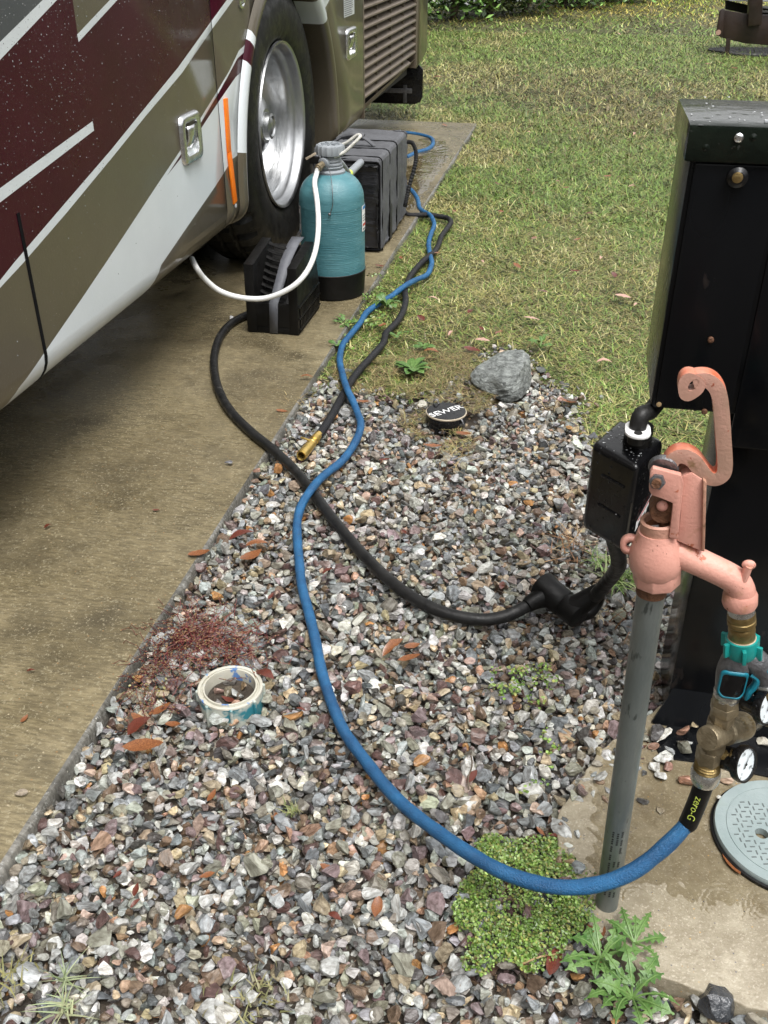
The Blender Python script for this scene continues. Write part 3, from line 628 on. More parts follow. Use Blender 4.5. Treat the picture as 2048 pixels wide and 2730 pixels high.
def panel(name, outline, extra_y=(), label=None, parent=rv, thick=0):
    """a body panel: outline in (y, s), cut along the painted stripes, bent round the rocker curve"""
    pts = [Vector(p) for p in outline]; edges = [(i, (i + 1) % len(pts)) for i in range(len(pts))]; nout = len(pts)
    for poly, mi in paint:
        b = len(pts); pts += [Vector(p) for p in poly]; edges += [(b + i, b + (i + 1) % len(poly)) for i in range(len(poly))]
    ymin = min(p[0] for p in outline); ymax = max(p[0] for p in outline)
    for k in range(0, 9):
        s = ZC - k * RC * 1.9 / 8; b = len(pts); pts += [Vector((ymin - 1, s)), Vector((ymax + 1, s))]; edges.append((b, b + 1))
    o = delaunay_2d_cdt(pts, edges, [], 0, 1e-6); V, F = o[0], o[2]
    cen = [(sum(V[i].x for i in f) / len(f), sum(V[i].y for i in f) / len(f)) for f in F]
    cx = np.array([c[0] for c in cen]); cy = np.array([c[1] for c in cen]); ins = inpoly(cx, cy, outline); mi = np.zeros(len(F), int)
    for poly, m in paint: mi[inpoly(cx, cy, poly)] = m
    mb = MB(); vs = []
    for v in V:
        X, Z = prof(v.y); vs.append((X, v.x, Z))
    kf = [f for f, a in zip(F, ins) if a]; km = [int(m) for m, a in zip(mi, ins) if a]; mb.add(vs, kf, km)
    ob = mb.build(name, PM, parent, sharp=40, label=label); me = ob.data
    bm = bmesh.new(); bm.from_mesh(me); bmesh.ops.delete(bm, geom=[v for v in bm.verts if not v.link_faces], context='VERTS')
    for f in bm.faces:
        if f.normal.x < 0 and f.calc_center_median().z > ZC: f.normal_flip()
    bm.normal_update(); bm.to_mesh(me); bm.free()
    md = ob.modifiers.new('t', 'SOLIDIFY'); md.thickness = .012; md.offset = -1
    return ob
SB = ZC - RC * 1.75; G = .0022
yseam1 = px_ys(85, 760)[0]; yseam2 = px_ys(585, 312)[0]
arch = [(3.19, SB)] + [(3.83 + .64 * math.cos(a) * 1.0, .40 + .64 * math.sin(a)) for a in [math.pi * (1 - k / 30) for k in range(0, 31)]] + [(4.47, SB)]
frontarch = arch[:17]
ylou0 = px_ys(970, 150)[0]; ylou1 = px_ys(1112, 90)[0]; ycap = px_ys(1138, 60)[0]; yend = px_ys(1164, 60)[0]
TOPZ = 1.35
panel('bay_door', [(-2.2, SB), (yseam2 - G, SB), (yseam2 - G, TOPZ), (-2.2, TOPZ)])
panel('wheel_skirt_panel', [(yseam2 + G, SB)] + arch + [(4.47, SB), (ylou0 - .012, SB), (ylou0 - .012, TOPZ), (yseam2 + G, TOPZ)])
louv_top = 1.3
panel('rear_corner_panel', [(ylou1, .365), (ycap - G, .42), (ycap - G, TOPZ), (ylou1, TOPZ)])
# rounded rear cap
cp = MB(); vs = []; fs = []; nn = 9
for k in range(nn):
    a = k / (nn - 1) * math.pi / 2; yy = ycap + G + .42 * math.sin(a) * 1.0; xx = XB - .42 * (1 - math.cos(a)); vs += [(xx, yy, .425 + .12 * k / (nn - 1)), (xx, yy, TOPZ)]
for k in range(nn - 1): fs.append((2 * k, 2 * k + 2, 2 * k + 3, 2 * k + 1))
cp.add(vs, fs); cp.add([(XB - .42, ycap + .42, .545), (-3.6, ycap + .42, .545), (-3.6, ycap + .42, TOPZ), (XB - .42, ycap + .42, TOPZ)], [(0, 1, 2, 3)])
cp.build('rear_cap', 'taupe', rv)
# upper body above the frame of the photograph
ub = MB(); ub.box((-3.62, -2.2, TOPZ + .004), (XB, ycap + .42, 3.2)); ub.build('upper_body', 'taupe', rv, bevel=.05)
# inside, floor and wheel well: dark
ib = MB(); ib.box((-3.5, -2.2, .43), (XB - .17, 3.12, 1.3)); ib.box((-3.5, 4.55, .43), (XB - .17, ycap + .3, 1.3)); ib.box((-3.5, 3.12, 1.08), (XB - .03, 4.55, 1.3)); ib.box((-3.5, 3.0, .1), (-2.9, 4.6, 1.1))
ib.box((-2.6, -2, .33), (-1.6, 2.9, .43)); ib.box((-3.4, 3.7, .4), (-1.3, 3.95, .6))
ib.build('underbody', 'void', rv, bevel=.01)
# wheel arch lip: rolled flange following the opening
def lip(pts, name, mats):
    mb = MB(); vs = []; fs = []; n = len(pts); mi = []
    for i, (yy, s) in enumerate(pts):
        X, Z = prof(s); c = Vector((3.83, .40)); d = Vector((yy - 3.83, max(s, .40) - .40)); d.normalize() if d.length > 1e-6 else None
        for (out, inn) in ((.055, .001), (.045, .012), (.02, .018), (.004, .016), (-.006, .006), (-.009, -.012), (-.006, -.09)):
            vs.append((X + inn, yy + d.x * out, Z + d.y * out))
    m = 7
    for i in range(n - 1):
        ym, sm = (pts[i][0] + pts[i + 1][0]) / 2, (pts[i][1] + pts[i + 1][1]) / 2; k = 0
        for poly, pm in paint:
            if inpoly(np.array([ym - .02 if ym < 3.83 else ym + .02]), np.array([sm]), poly)[0]: k = pm
        for j in range(m - 1): fs.append((i * m + j, i * m + j + 1, (i + 1) * m + j + 1, (i + 1) * m + j)); mi.append(k)
    mb.add(vs, fs, mi); return mb.build(name, mats, rv, sharp=60)
ap = [(3.19, SB + (.40 - SB) * k / 12) for k in range(12)] + [(3.83 + .64 * math.cos(math.pi * (1 - k / 60)), .40 + .64 * math.sin(math.pi * (1 - k / 60))) for k in range(61)] + [(4.47, .40 - (.40 - SB) * k / 12) for k in range(1, 13)]
lip(ap, 'wheel_arch', PM)
# thick black gap of the left door and fine gap lines
def seam(yc, wd, s0, s1, name, m, proud=.0015):
    mb = MB(); vs = []; n = 26
    for k in range(n):
        s = s0 + (s1 - s0) * k / (n - 1); X, Z = prof(s); t = 0 if s >= ZC else (ZC - s) / RC; nx, nz = math.cos(t), -math.sin(t)
        vs += [(X + nx * proud, yc - wd / 2, Z + nz * proud), (X + nx * proud, yc + wd / 2, Z + nz * proud), (X - nx * .01, yc - wd / 2, Z - nz * .01), (X - nx * .01, yc + wd / 2, Z - nz * .01)]
    fs = []
    for k in range(n - 1):
        a, b = 4 * k, 4 * k + 4; fs += [(a, a + 1, b + 1, b), (a, b, b + 2, a + 2), (a + 1, a + 3, b + 3, b + 1)]
    fs += [(0, 2, 3, 1), (4 * n - 4, 4 * n - 3, 4 * n - 1, 4 * n - 2)]
    mb.add(vs, fs); return mb.build(name, m, rv)
seam(yseam1, .011, SB + .01, px_ys(35, 574)[1], 'door_gasket', 'webbing')
seam(yseam2, .0026, SB + .01, TOPZ, 'door_gasket', 'webbing', .0004)
seam(ylou0 - .006, .007, SB + .01, TOPZ, 'door_gasket', 'webbing', -.001)
seam(ycap, .004, .43, TOPZ, 'door_gasket', 'webbing', -.001)
# orange reflector strip with its pale end stud
a, b = px_ys(599, 262), px_ys(625, 540)
st = MB(); am, bmid = px_ys(608, 405), 0
P3 = [Vector((XB + .003, a[0], a[1])), Vector((XB + .004, am[0], am[1])), Vector((XB + .003, b[0], b[1]))]
for A_, B_ in ((P3[0], P3[1] + (P3[2] - P3[1]) * .001), (P3[1], P3[2])): st.bars(A_, B_, .006, .030 if A_ is P3[0] else .032, up=Vector((0, 1, 0)))
so = st.build('reflector_strip', 'orange', rv, bevel=.0015)
sb = MB(); sb.ball((XB + .001, b[0] + .008, b[1] - .012), .008, sc=(.4, 1, 1)); sb.build('stud', 'label_grey', so)
# round lamp near the top of the wheel skirt
q = px_ys(642, 15); lm = MB(); lm.lathe((XB, q[0], q[1] + .02), (XB + 1, q[0], q[1] + .02), [(0, .03), (.006, .03), (.008, .022), (.004, .018), (.014, .012), (.016, .0)], 24, caps=False); lm.build('side_lamp', 'chrome', rv)
# chrome paddle latches
def latch(px0, py0, px1, py1):
    (ya, sa), (yb, sb_) = px_ys(px0, py0), px_ys(px1, py1); w2, h2 = abs(yb - ya) / 2, abs(sa - sb_) / 2; cy, cz = (ya + yb) / 2, (sa + sb_) / 2
    def rr(w, h, r, x, n=5):
        o = []
        for (sx, sy, a0) in ((1, 1, 0), (-1, 1, 90), (-1, -1, 180), (1, -1, 270)):
            for k in range(n + 1):
                t = R(a0 + 90 * k / n); o.append(Vector((x, cy + sx * (w - r) + r * math.cos(t), cz + sy * (h - r) + r * math.sin(t))))
        return o
    mb = MB(); rings = [rr(w2, h2, .03 * h2 / .08, XB + .001), rr(w2 * .97, h2 * .97, .03 * h2 / .08, XB + .010), rr(w2 * .86, h2 * .9, .025 * h2 / .08, XB + .014), rr(w2 * .62, h2 * .66, .015 * h2 / .08, XB + .010), rr(w2 * .58, h2 * .62, .012 * h2 / .08, XB - .014)]
    n = len(rings[0]); fs = [(k * n + i, k * n + (i + 1) % n, (k + 1) * n + (i + 1) % n, (k + 1) * n + i) for k in range(len(rings) - 1) for i in range(n)] + [tuple(range(4 * n, 5 * n))]
    mb.add([p for r_ in rings for p in r_], fs); L_ = mb.build('door_latch', 'chrome', rv, sharp=50)
    pb_ = MB(); vs = []
    for j in range(7):
        zz = cz + h2 * (.52 - .92 * j / 6); xx = XB + .012 - .013 * (j / 6) ** 2 + .003 * math.sin(j / 6 * math.pi)
        for yy in (-.5, 0, .5): vs.append((xx + (.003 if yy == 0 else 0), cy + yy * w2 * .95, zz))
    pb_.add(vs, [(3 * j + i, 3 * j + i + 1, 3 * j + i + 4, 3 * j + i + 3) for j in range(6) for i in range(2)])
    pd = pb_.build('paddle', 'chrome', L_, sharp=80); md = pd.modifiers.new('t', 'SOLIDIFY'); md.thickness = .004
    return L_
latch(472, 312, 536, 418); latch(921, 78, 947, 150)
# silver warning label with an orange header
(ya, sa), (yb, sb_) = px_ys(916, 12), px_ys(945, 72)
yl0, yl1 = min(ya, yb), max(ya, yb)
lb = MB(); zt, zb = .985, .815; xl = XB + .0012
lb.add([(xl, yl0, zb), (xl, yl1, zb), (xl, yl1, zt), (xl, yl0, zt)], [(0, 1, 2, 3)], 0)
lb.add([(xl + .0006, yl0 + .003, zt - .03), (xl + .0006, yl1 - .003, zt - .03), (xl + .0006, yl1 - .003, zt - .004), (xl + .0006, yl0 + .003, zt - .004)], [(0, 1, 2, 3)], 1)
for k in range(16):
    zz = zt - .038 - k * .0082; ww = (yl1 - yl0) * random.uniform(.6, .88)
    lb.add([(xl + .0006, yl0 + .008, zz - .0035), (xl + .0006, yl0 + .008 + ww, zz - .0035), (xl + .0006, yl0 + .008 + ww, zz), (xl + .0006, yl0 + .008, zz)], [(0, 1, 2, 3)], 2)
lab = lb.build('warning_label', ['label_grey', 'label_orange', 'grey_print'], rv)
tm = text_mesh('WARNING', .024); tm.materials.append(M['white_sticker'])
to = link('lettering', tm, lab, Vector((xl + .0013, (yl0 + yl1) / 2, zt - .017)) - ORIG); to.rotation_euler = (R(90), 0, R(90))
# louvred grille: recessed box, slats, dividers
ly0, ly1, lz0, lz1 = ylou0 + .012, ylou1 - .012, .37, 1.3
gb = MB(); gb.add([(XB - .06, ly0, .33), (XB - .06, ly1, .33), (XB - .06, ly1, lz1), (XB - .06, ly0, lz1)], [(0, 1, 2, 3)])
gb.build('grille_backing', 'void', rv)
gf = MB()
gf.box((XB - .06, ly0 - .014, .325), (XB + .0, ly0 + .008, TOPZ)); gf.box((XB - .06, ly1 - .008, .37), (XB, ly1 + .012, TOPZ)); gf.box((XB - .06, ly0, lz1), (XB, ly1, TOPZ))
gf.prism([(XB - .005, ly0, .385), (XB - .005, ly1, .425), (XB - .06, ly1, .365), (XB - .06, ly0, .315)], (-.01, 0, -.004))
gf.build('grille_frame', 'taupe_dark', rv, bevel=.003)
ns = 22; sp = .0445
for k in range(ns):
    zz = .415 + k * sp; yb1 = ly1 if zz > .43 else ly1 - (.43 - zz) * 12
    s_ = MB(); s_.prism([(XB - .002, ly0 + .008, zz), (XB - .002, ly0 + .008, zz + .009), (XB - .045, ly0 + .008, zz + .034), (XB - .045, ly0 + .008, zz + .027)], (0, yb1 - ly0 - .016, 0))
    s_.build('slat', 'taupe_dark', rv, bevel=.001)
for k in range(1, 4):
    yy = ly0 + (ly1 - ly0) * k / 4; d_ = MB(); d_.box((XB - .058, yy - .004, .39), (XB - .014, yy + .004, lz1)); d_.build('grille_divider', 'taupe_dark', rv)
# black rock guard hanging below the rear
P0, P1 = pY(1126, 279, 6.9), pY(1126, 172, 6.9); rg = MB(); xr = P0.x; cr = .05
pts = [(xr - .75, P0.z), (xr - cr, P0.z), (xr - .3 * cr, P0.z + .3 * cr), (xr, P0.z + cr), (xr, P1.z - .03), (xr - .03, P1.z), (xr - .75, P1.z + .1)]
rg.prism([(p[0], 6.9, p[1]) for p in pts], (0, .02, 0))
rgo = rg.build('rock_guard', 'black_gloss', rv, bevel=.006)
rr_ = MB(); rr_.box((xr - .7, 6.884, P0.z + .07), (xr - .07, 6.898, P0.z + .10)); rr_.box((xr - .13, 6.886, P0.z + .01), (xr - .105, 6.897, P0.z + .12)); rr_.build('bracket', 'zinc', rgo, bevel=.002)

# rear wheel
WY, WZ_ = 3.857, .50
def wheel(xo, mirror=1):
    W = MB().build  # placeholder
T = MB(); tp = [(0.02, .300), (.004, .318), (-.004, .345), (-.010, .385), (-.010, .425), (-.002, .46), (.016, .488), (.034, .503), (.05, .512), (.085, .516), (.092, .504), (.102, .504), (.109, .516), (.145, .517), (.152, .505), (.162, .505), (.169, .516), (.21, .513), (.235, .50), (.255, .46), (.26, .4), (.245, .32)]
def tr(k, i, r):
    if k in (6, 7, 8, 9) and (i % 6) in (0, 1): return r - (.008, .016, .018, .016)[k - 6]
    if k in (12, 13, 16) and ((i + 3) % 6) in (0,): return r - .010
    if k in (4,) and i % 6 == 0: return r + .0
    return r
T.lathe((-1.17, WY, WZ_), (-2.2, WY, WZ_), tp, 216, rfun=tr, caps=False)
T.v = [Vector((v.x, v.y, max(v.z, .011))) for v in T.v]
wh = T.build('tyre', 'rubber', rv, sharp=28)
rm = MB(); rm.lathe((-1.17, WY, WZ_), (-2.2, WY, WZ_), [(.022, .292), (.006, .305), (-.002, .303), (0, .297), (.008, .289), (.03, .284), (.038, .276), (.046, .262), (.066, .257), (.11, .252), (.15, .240), (.175, .215), (.185, .18), (.188, .13), (.188, .085)], 96, caps=False)
ri = rm.build('rim', 'alu', wh, sharp=50)
hb = MB(); hb.lathe((-1.17, WY, WZ_), (-2.2, WY, WZ_), [(.19, .124), (.125, .122), (.105, .117), (.092, .105), (.083, .088), (.078, .070), (.072, .064), (.072, .052), (.062, .050), (.050, .047), (.047, .038), (.053, .033), (.049, .026), (.047, .0)], 64, caps=False)
hb.build('hub_cap', 'alu', wh, sharp=40)
for k in range(10):
    a = 2 * math.pi * k / 10; c = Vector((-1.35, WY + .155 * math.cos(a), WZ_ + .155 * math.sin(a))); nb = MB(); nb.lathe(c, c + Vector((1, 0, 0)), [(-.01, .017), (.022, .016), (.03, .008), (.03, 0)], 12, caps=False); nb.build('lug_nut', 'chrome', wh)
for k in range(10):
    a = 2 * math.pi * (k + .5) / 10; c = Vector((-1.353, WY + .198 * math.cos(a), WZ_ + .198 * math.sin(a))); nb = MB(); nb.lathe(c, c + Vector((1, 0, 0)), [(-.01, .021), (.0035, .021), (.004, .019), (-.002, .018), (-.003, 0)], 20, caps=False); nb.build('hand_hole', 'void', ri)
T2 = MB(); T2.lathe((-1.52, WY, WZ_), (-2.5, WY, WZ_), tp, 120, caps=True); T2.v = [Vector((v.x, v.y, max(v.z, .011))) for v in T2.v]; T2.build('tyre', 'rubber', rv)

# beads of rain on the paint: real little domes
def beads(pts, nrm, rmin, rmax, name, parent, seedv=1):
    r_ = np.random.default_rng(seedv); bmv = np.array([(0, 0, 1)] + [(math.cos(a) * .8, math.sin(a) * .8, .55) for a in np.linspace(0, 2 * np.pi, 7)[:-1]] + [(math.cos(a), math.sin(a), 0) for a in np.linspace(0, 2 * np.pi, 7)[:-1]])
    F = []
    for i in range(6): j = (i + 1) % 6; F += [(0, 1 + i, 1 + j), (1 + i, 7 + i, 7 + j), (1 + i, 7 + j, 1 + j)]
    nrm = Vector(nrm).normalized(); x_ = nrm.orthogonal().normalized(); y_ = nrm.cross(x_); B_ = np.array([x_[:], y_[:], nrm[:]])
    P = np.array([p[:] for p in pts]); n = len(P); s_ = r_.uniform(0, 1, n) ** 2 * (rmax - rmin) + rmin
    V = (bmv * [1, 1, .6])[None] * s_[:, None, None]; V = V @ B_ + P[:, None] - np.array(root_loc(parent)[:])
    me = fast_mesh(name, V.reshape(-1, 3), (np.array(F)[None] + (np.arange(n) * 13)[:, None, None]).reshape(-1, 3), mats=['bead'], smooth=True)
    o = link(name, me, parent); o['kind'] = 'stuff'; return o
pts = []
for k in range(6500):
    yy, zz = random.uniform(1.3, 2.8), random.uniform(.4, 1.15)
    pr__ = max(.03, min(1, (zz - .55) * 1.7)) * (1 if yy < 2.2 else .35)
    if random.random() < pr__: pts.append(Vector((XB, yy, zz)))
beads(pts, (1, 0, 0), .0005, .0017, 'rain_beads', rv)
pts = [Vector((XB, random.uniform(4.5, 4.8), random.uniform(.4, 1.1))) for _ in range(160)]; beads(pts, (1, 0, 0), .0006, .0014, 'rain_beads', rv, 2)

# ------------------------------------------------------------------ stacked levelling block with grey strap
cx0, cx1, cy0, cy1 = -1.055, -.872, 2.935, 3.215
ch = thing('levelling_block', ((cx0 + cx1) / 2, (cy0 + cy1) / 2, 0.01), 'black plastic levelling ramp tied with a grey strap standing before the wheel', 'levelling block')
bb = MB()
bb.box((cx0 + .004, cy0 + .004, .011), (cx1 - .004, cy1 - .01, .035)); bb.box((cx0 + .006, cy0 + .002, .035), (cx1 - .006, cy0 + .014, .115)); bb.box((cx0 + .02, cy1 - .03, .035), (cx1 - .02, cy1 - .014, .2))
bb.build('base', 'black_plastic', ch, bevel=.003)
def plate(x0, x1, zf, zr, yr_top, name='side_plate'):
    p = MB(); o = [(cy0, .012), (cy1, .012), (cy1 + .004, .10), (yr_top, zr), (cy0 + .004, zf)]; p.prism([(x0, yy, zz) for yy, zz in o], (x1 - x0, 0, 0)); return p.build(name, 'black_plastic', ch, bevel=.004)
plate(cx0, cx0 + .034, .243, .272, 3.15); pr = plate(cx1 - .036, cx1 - .004, .238, .262, 3.165)
for zrow in (.045, .085):
    for k in range(15):
        yy = cy0 + .02 + k * .0165; rb = MB(); rb.box((cx1 - .0045, yy, zrow - .012), (cx1 + .0005, yy + .006, zrow + .014)); rb.build('rib', 'black_plastic', pr)
rl = MB(); rl.box((cx1 - .0045, cy0 + .005, .026), (cx1 + .001, cy1 - .006, .031)); rl.box((cx1 - .0045, cy0 + .005, .064), (cx1 + .001, cy1 - .006, .069)); rl.box((cx1 - .0045, cy0 + .005, .102), (cx1 + .001, cy1 - .01, .108)); rl.build('rail', 'black_plastic', pr, bevel=.001)
for k in range(9):   # ladder of teeth on the inner slope
    t = k / 8; yy = cy0 + .055 + t * .135; zz = .105 + t * .145; th = MB()
    th.tube([(cx0 + .03, yy, zz + .012), (cx0 + .055, yy - .006, zz + .004), (cx1 - .085, yy - .012, zz - .004)], .0085, 8, flat=.55); th.build('tooth', 'black_plastic', ch)
wd = MB(); wd.prism([(cx0 + .03, cy0 + .03, .05), (cx0 + .03, cy1 - .02, .24), (cx0 + .03, cy1 - .02, .04)], (cx1 - cx0 - .065, 0, 0)); wd.build('wedge', 'black_plastic', ch, bevel=.002)
sx0, sx1 = cx0 + .078, cx0 + .105
sg = MB(); path = [(cy0 - .001, .014), (cy0 - .002, .118), (cy0 + .035, .155), (cy0 + .12, .225), (3.14, .262), (3.19, .268)]; vs = []
for i, (yy, zz) in enumerate(path):
    sh = .018 * min(1, i / 4); vs += [(sx0 + sh, yy, zz), (sx1 + sh + .003 * i, yy, zz)]
sg.add(vs, [(2 * i, 2 * i + 1, 2 * i + 3, 2 * i + 2) for i in range(len(path) - 1)]); so = sg.build('strap', 'grey_strap', ch, sharp=70); so.modifiers.new('t', 'SOLIDIFY').thickness = .003

# ------------------------------------------------------------------ water softener tank
tc = Vector((-.868, 3.395, .01))
tk = thing('water_softener', tc, 'teal ribbed water softener tank with grey cap and black foot beside the wheel', 'water softener')
up = tc + Vector((0, 0, 1)); tr_ = .116
bl = MB(); bl.lathe(tc, up, [(0, .104), (.004, .113), (.05, .115), (.092, .119), (.094, .117)], 64); bl.build('foot', 'black_plastic', tk)
pr_ = [(.088, .1155)]; h = .095
rnd = random.Random(3)
while h < .318:
    pr_ += [(h, tr_ + .0002), (h + .0018, tr_ - .0005), (h + .0036, tr_ + .0003)]; h += .0036 + rnd.uniform(.0004, .004)
pr_ += [(.325, tr_), (.345, tr_ - .001)]
for k in range(1, 13):
    a = k / 12 * R(84); pr_.append((.345 + .088 * math.sin(a), .028 + (tr_ - .029) * math.cos(a)))
bd = MB(); bd.lathe(tc, up, pr_, 72); bd.build('tank_body', 'teal_tank', tk, sharp=60)
nk = MB(); nk.lathe(tc, up, [(.428, .046), (.430, .05), (.437, .051), (.441, .046), (.444, .039), (.448, .043), (.452, .044), (.455, .038), (.459, .042), (.463, .042), (.466, .035), (.471, .039), (.475, .038), (.479, .034), (.50, .033)], 40); nk.build('neck', 'grey_plastic', tk)
cap = MB(); cap.lathe(tc, up, [(.490, .042), (.492, .048), (.514, .050), (.522, .047), (.526, .040), (.5235, .036), (.5245, .008)], 96, rfun=lambda k, i, r: r + (.0022 if (k in (1, 2, 3) and i % 6 < 2) else 0)); cp_ = cap.build('cap', 'grey_plastic', tk, sharp=30)
for k in range(8):
    a = k * math.pi / 4; s_ = MB(); s_.bars(tc + Vector((.008 * math.cos(a), .008 * math.sin(a), .526)), tc + Vector((.034 * math.cos(a), .034 * math.sin(a), .526)), .003, .004); s_.build('rib', 'grey_plastic', cp_)
# inlet/outlet fitting
f0 = tc + Vector((-.012, -.033, .470)); fd = Vector((-.35, -1, -.28)).normalized()
ft = MB(); ft.lathe(f0, f0 + fd, [(-.005, .019), (.012, .020), (.016, .014)], 24); ft.build('inlet_port', 'grey_plastic', tk)
ft = MB(); ft.lathe(f0, f0 + fd, [(.014, .012), (.035, .012), (.036, .0135), (.045, .0135), (.046, .010), (.052, .010)], 8); ft.build('brass_fitting', 'brass_dull', tk)
vl = MB(); vp = f0 + Vector((-.035, .0, .006)); vl.box(vp - Vector((.018, .006, .012)), vp + Vector((.016, .006, .012))); vl.build('valve_body', 'black_plastic', tk, bevel=.003)
vh = MB(); vh.bars(vp + Vector((-.030, -.008, .004)), vp + Vector((.006, -.008, .024)), .006, .008); vh.build('valve_lever', 'tan_rim', tk, bevel=.001)
wr = MB(); wr.tube([f0 + Vector(v) for v in ((.0, -.02, -.005), (.02, -.035, -.01), (.035, -.055, -.04), (.045, -.082, -.085), (.045, -.0835, -.12), (.036, -.088, -.15))], .0014, 6); wr.ball(f0 + Vector((.034, -.089, -.153)), .005); wr.build('tag_wire', 'zinc', tk)
# labels wrapped on the barrel
def wrap_label(a0, a1, z0, z1, cols, name='label'):
    mb = MB(); n = 10
    def strip(z0, z1, mi, off, b0=a0, b1=a1):
        vs = []
        for k in range(n + 1):
            a = R(b0 + (b1 - b0) * k / n); vs += [tc + Vector(((tr_ + off) * math.cos(a), (tr_ + off) * math.sin(a), z)) for z in (z0, z1)]
        mb.add(vs, [(2 * k, 2 * k + 2, 2 * k + 3, 2 * k + 1) for k in range(n)], mi)
    strip(z0, z1, 0, .0018)
    for (u0, u1, mi) in cols: strip(z0 + (z1 - z0) * u0, z0 + (z1 - z0) * u1, mi, .0024, a0 + (a1 - a0) * .1, a1 - (a1 - a0) * .1)
    mb.build(name, ['white_sticker', 'blue_print', 'grey_print', 'red_print'], tk)
wrap_label(-12, 20, .235, .325, [(.85, .97, 1), (.6, .63, 2), (.5, .53, 2), (.4, .43, 2), (.2, .3, 3), (.05, .12, 2)])
wrap_label(-174, -146, .225, .325, [(.06, .14, 1), (.35, .72, 2), (.88, .96, 2)])
# white rope handle loop
rp = MB(); c0_ = tc + Vector((.02, -.03, .488)); rp.tube([c0_, c0_ + Vector((.035, .012, .016)), c0_ + Vector((.075, .03, .052)), c0_ + Vector((.084, .045, .064)), c0_ + Vector((.07, .05, .064)), c0_ + Vector((.035, .045, .04)), c0_ + Vector((.01, .05, .03))], .0052, 8, sub=10, rib=1.15)
rp.build('rope_loop', 'rope', tk, sharp=80)

# connector with grey foam between tank and bag
bgc = thing('insulated_bag', (-.93, 4.2, .01), 'dark grey padded box bag with black straps standing behind the teal tank', 'bag')
bx0, bx1, by0, by1, bz = -1.075, -.790, 3.905, 4.50, .388
B = MB(); B.box((bx0, by0, .012), (bx1, by1, bz)); body = B.build('bag_body', 'bag_grey', bgc, bevel=.028, bseg=4, sub=9, sharp=80)
for v in body.data.vertices:
    c = v.co; v.co = c + v.normal * ((vnoise(c.x * 1 + c.y, c.z * 1, 16) - .5) * .010 + (vnoise(c.y, c.z + c.x, 38) - .5) * .004)
fp = MB(); fp.box((bx0 + .02, by0 - .010, .03), (bx1 - .012, by0 + .004, bz - .03)); fpo = fp.build('front_panel', 'bag_black', bgc, bevel=.006, sub=11, sharp=80)
for v in fpo.data.vertices:
    c = v.co; v.co = c + v.normal * ((vnoise(c.x * .6, c.z * 1.5, 26) - .5) * .011)
pp = MB(); z0_, z1_ = .022, bz - .018; pp.tube([(bx0 + .014, by0 - .004, z0_), (bx1 - .008, by0 - .004, z0_), (bx1 - .008, by0 - .004, z0_ + .001)], .0045, 8, sub=1); pp.tube([(bx1 - .008, by0 - .004, z0_), (bx1 - .008, by0 - .004, z1_ - .01), (bx1 - .016, by0 - .004, z1_)], .0045, 8, sub=1); pp.tube([(bx1 - .016, by0 - .004, z1_), (bx0 + .014, by0 - .004, z1_)], .0045, 8, sub=1)
pp.build('piping', 'webbing', bgc)
def band(yc, wdt, name, m, off=.0025):
    mb = MB(); r = .022; o = [(bx0 - off, .014), (bx0 - off, bz - r)]
    for k in range(6): a = math.pi - k * math.pi / 10; o.append((bx0 + r + (r + off) * math.cos(a), bz - r + (r + off) * math.sin(a)))
    for k in range(6): a = math.pi / 2 - k * math.pi / 10; o.append((bx1 - r + (r + off) * math.cos(a), bz - r + (r + off) * math.sin(a)))
    o.append((bx1 + off, .014)); vs = []
    for xx, zz in o: vs += [(xx, yc - wdt / 2, zz), (xx, yc + wdt / 2, zz)]
    mb.add(vs, [(2 * i, 2 * i + 1, 2 * i + 3, 2 * i + 2) for i in range(len(o) - 1)]); q = mb.build(name, m, bgc, sharp=70); q.modifiers.new('t', 'SOLIDIFY').thickness = .003
band(by0 + .165, .014, 'strap', 'webbing'); band(by0 + .20, .05, 'strap', 'bag_grey', .0012); band(by0 + .33, .014, 'strap', 'webbing'); band(by0 + .02, .006, 'piping', 'webbing', .001)
hd = MB(); hz = bz + .004; yc = by0 + .2; hd.tube([(bx1 - .07, yc, hz), (bx1 - .11, yc, hz + .028), (bx1 - .16, yc, hz + .04), (bx1 - .21, yc, hz + .03), (bx1 - .25, yc, hz)], .013, 10, flat=.5); ho = hd.build('handle', 'bag_grey', bgc)
h2 = MB(); h2.tube([(bx1 - .115, yc, hz + .033), (bx1 - .16, yc, hz + .043), (bx1 - .205, yc, hz + .034)], .02, 12, flat=.75); h2.build('grip', 'bag_grey', ho)
foam = thing('water_connector', pY(993, 460, 3.84), 'grey foam sleeved hose connector entering the front of the padded bag', 'hose connector')
fa, fb = pY(964, 431, 3.895), pY(930, 464, 3.64); dd = (fb - fa); L_ = dd.length
c_ = MB(); c_.lathe(fa, fb, [(0, .010), (.02, .0115), (.022, .010)], 16); c_.build('fitting', 'brass', foam)
c_ = MB(); c_.lathe(fa, fb, [(.018, .012), (.02, .0145), (L_ - .02, .015), (L_ - .015, .013)], 20); c_.build('foam_sleeve', 'grey_plastic', foam)
c_ = MB(); c_.lathe(fa, fb, [(L_ - .02, .014), (L_ + .01, .014), (L_ + .02, .010)], 16); c_.build('lime_collar', 'lime', foam)
c_ = MB(); c_.tube([fb, fb.lerp(tc + Vector((.01, .04, .47)), .6) + Vector((0, 0, .004)), tc + Vector((.008, .03, .47))], .011, 12); c_.build('hose_end', 'grey_plastic', foam)

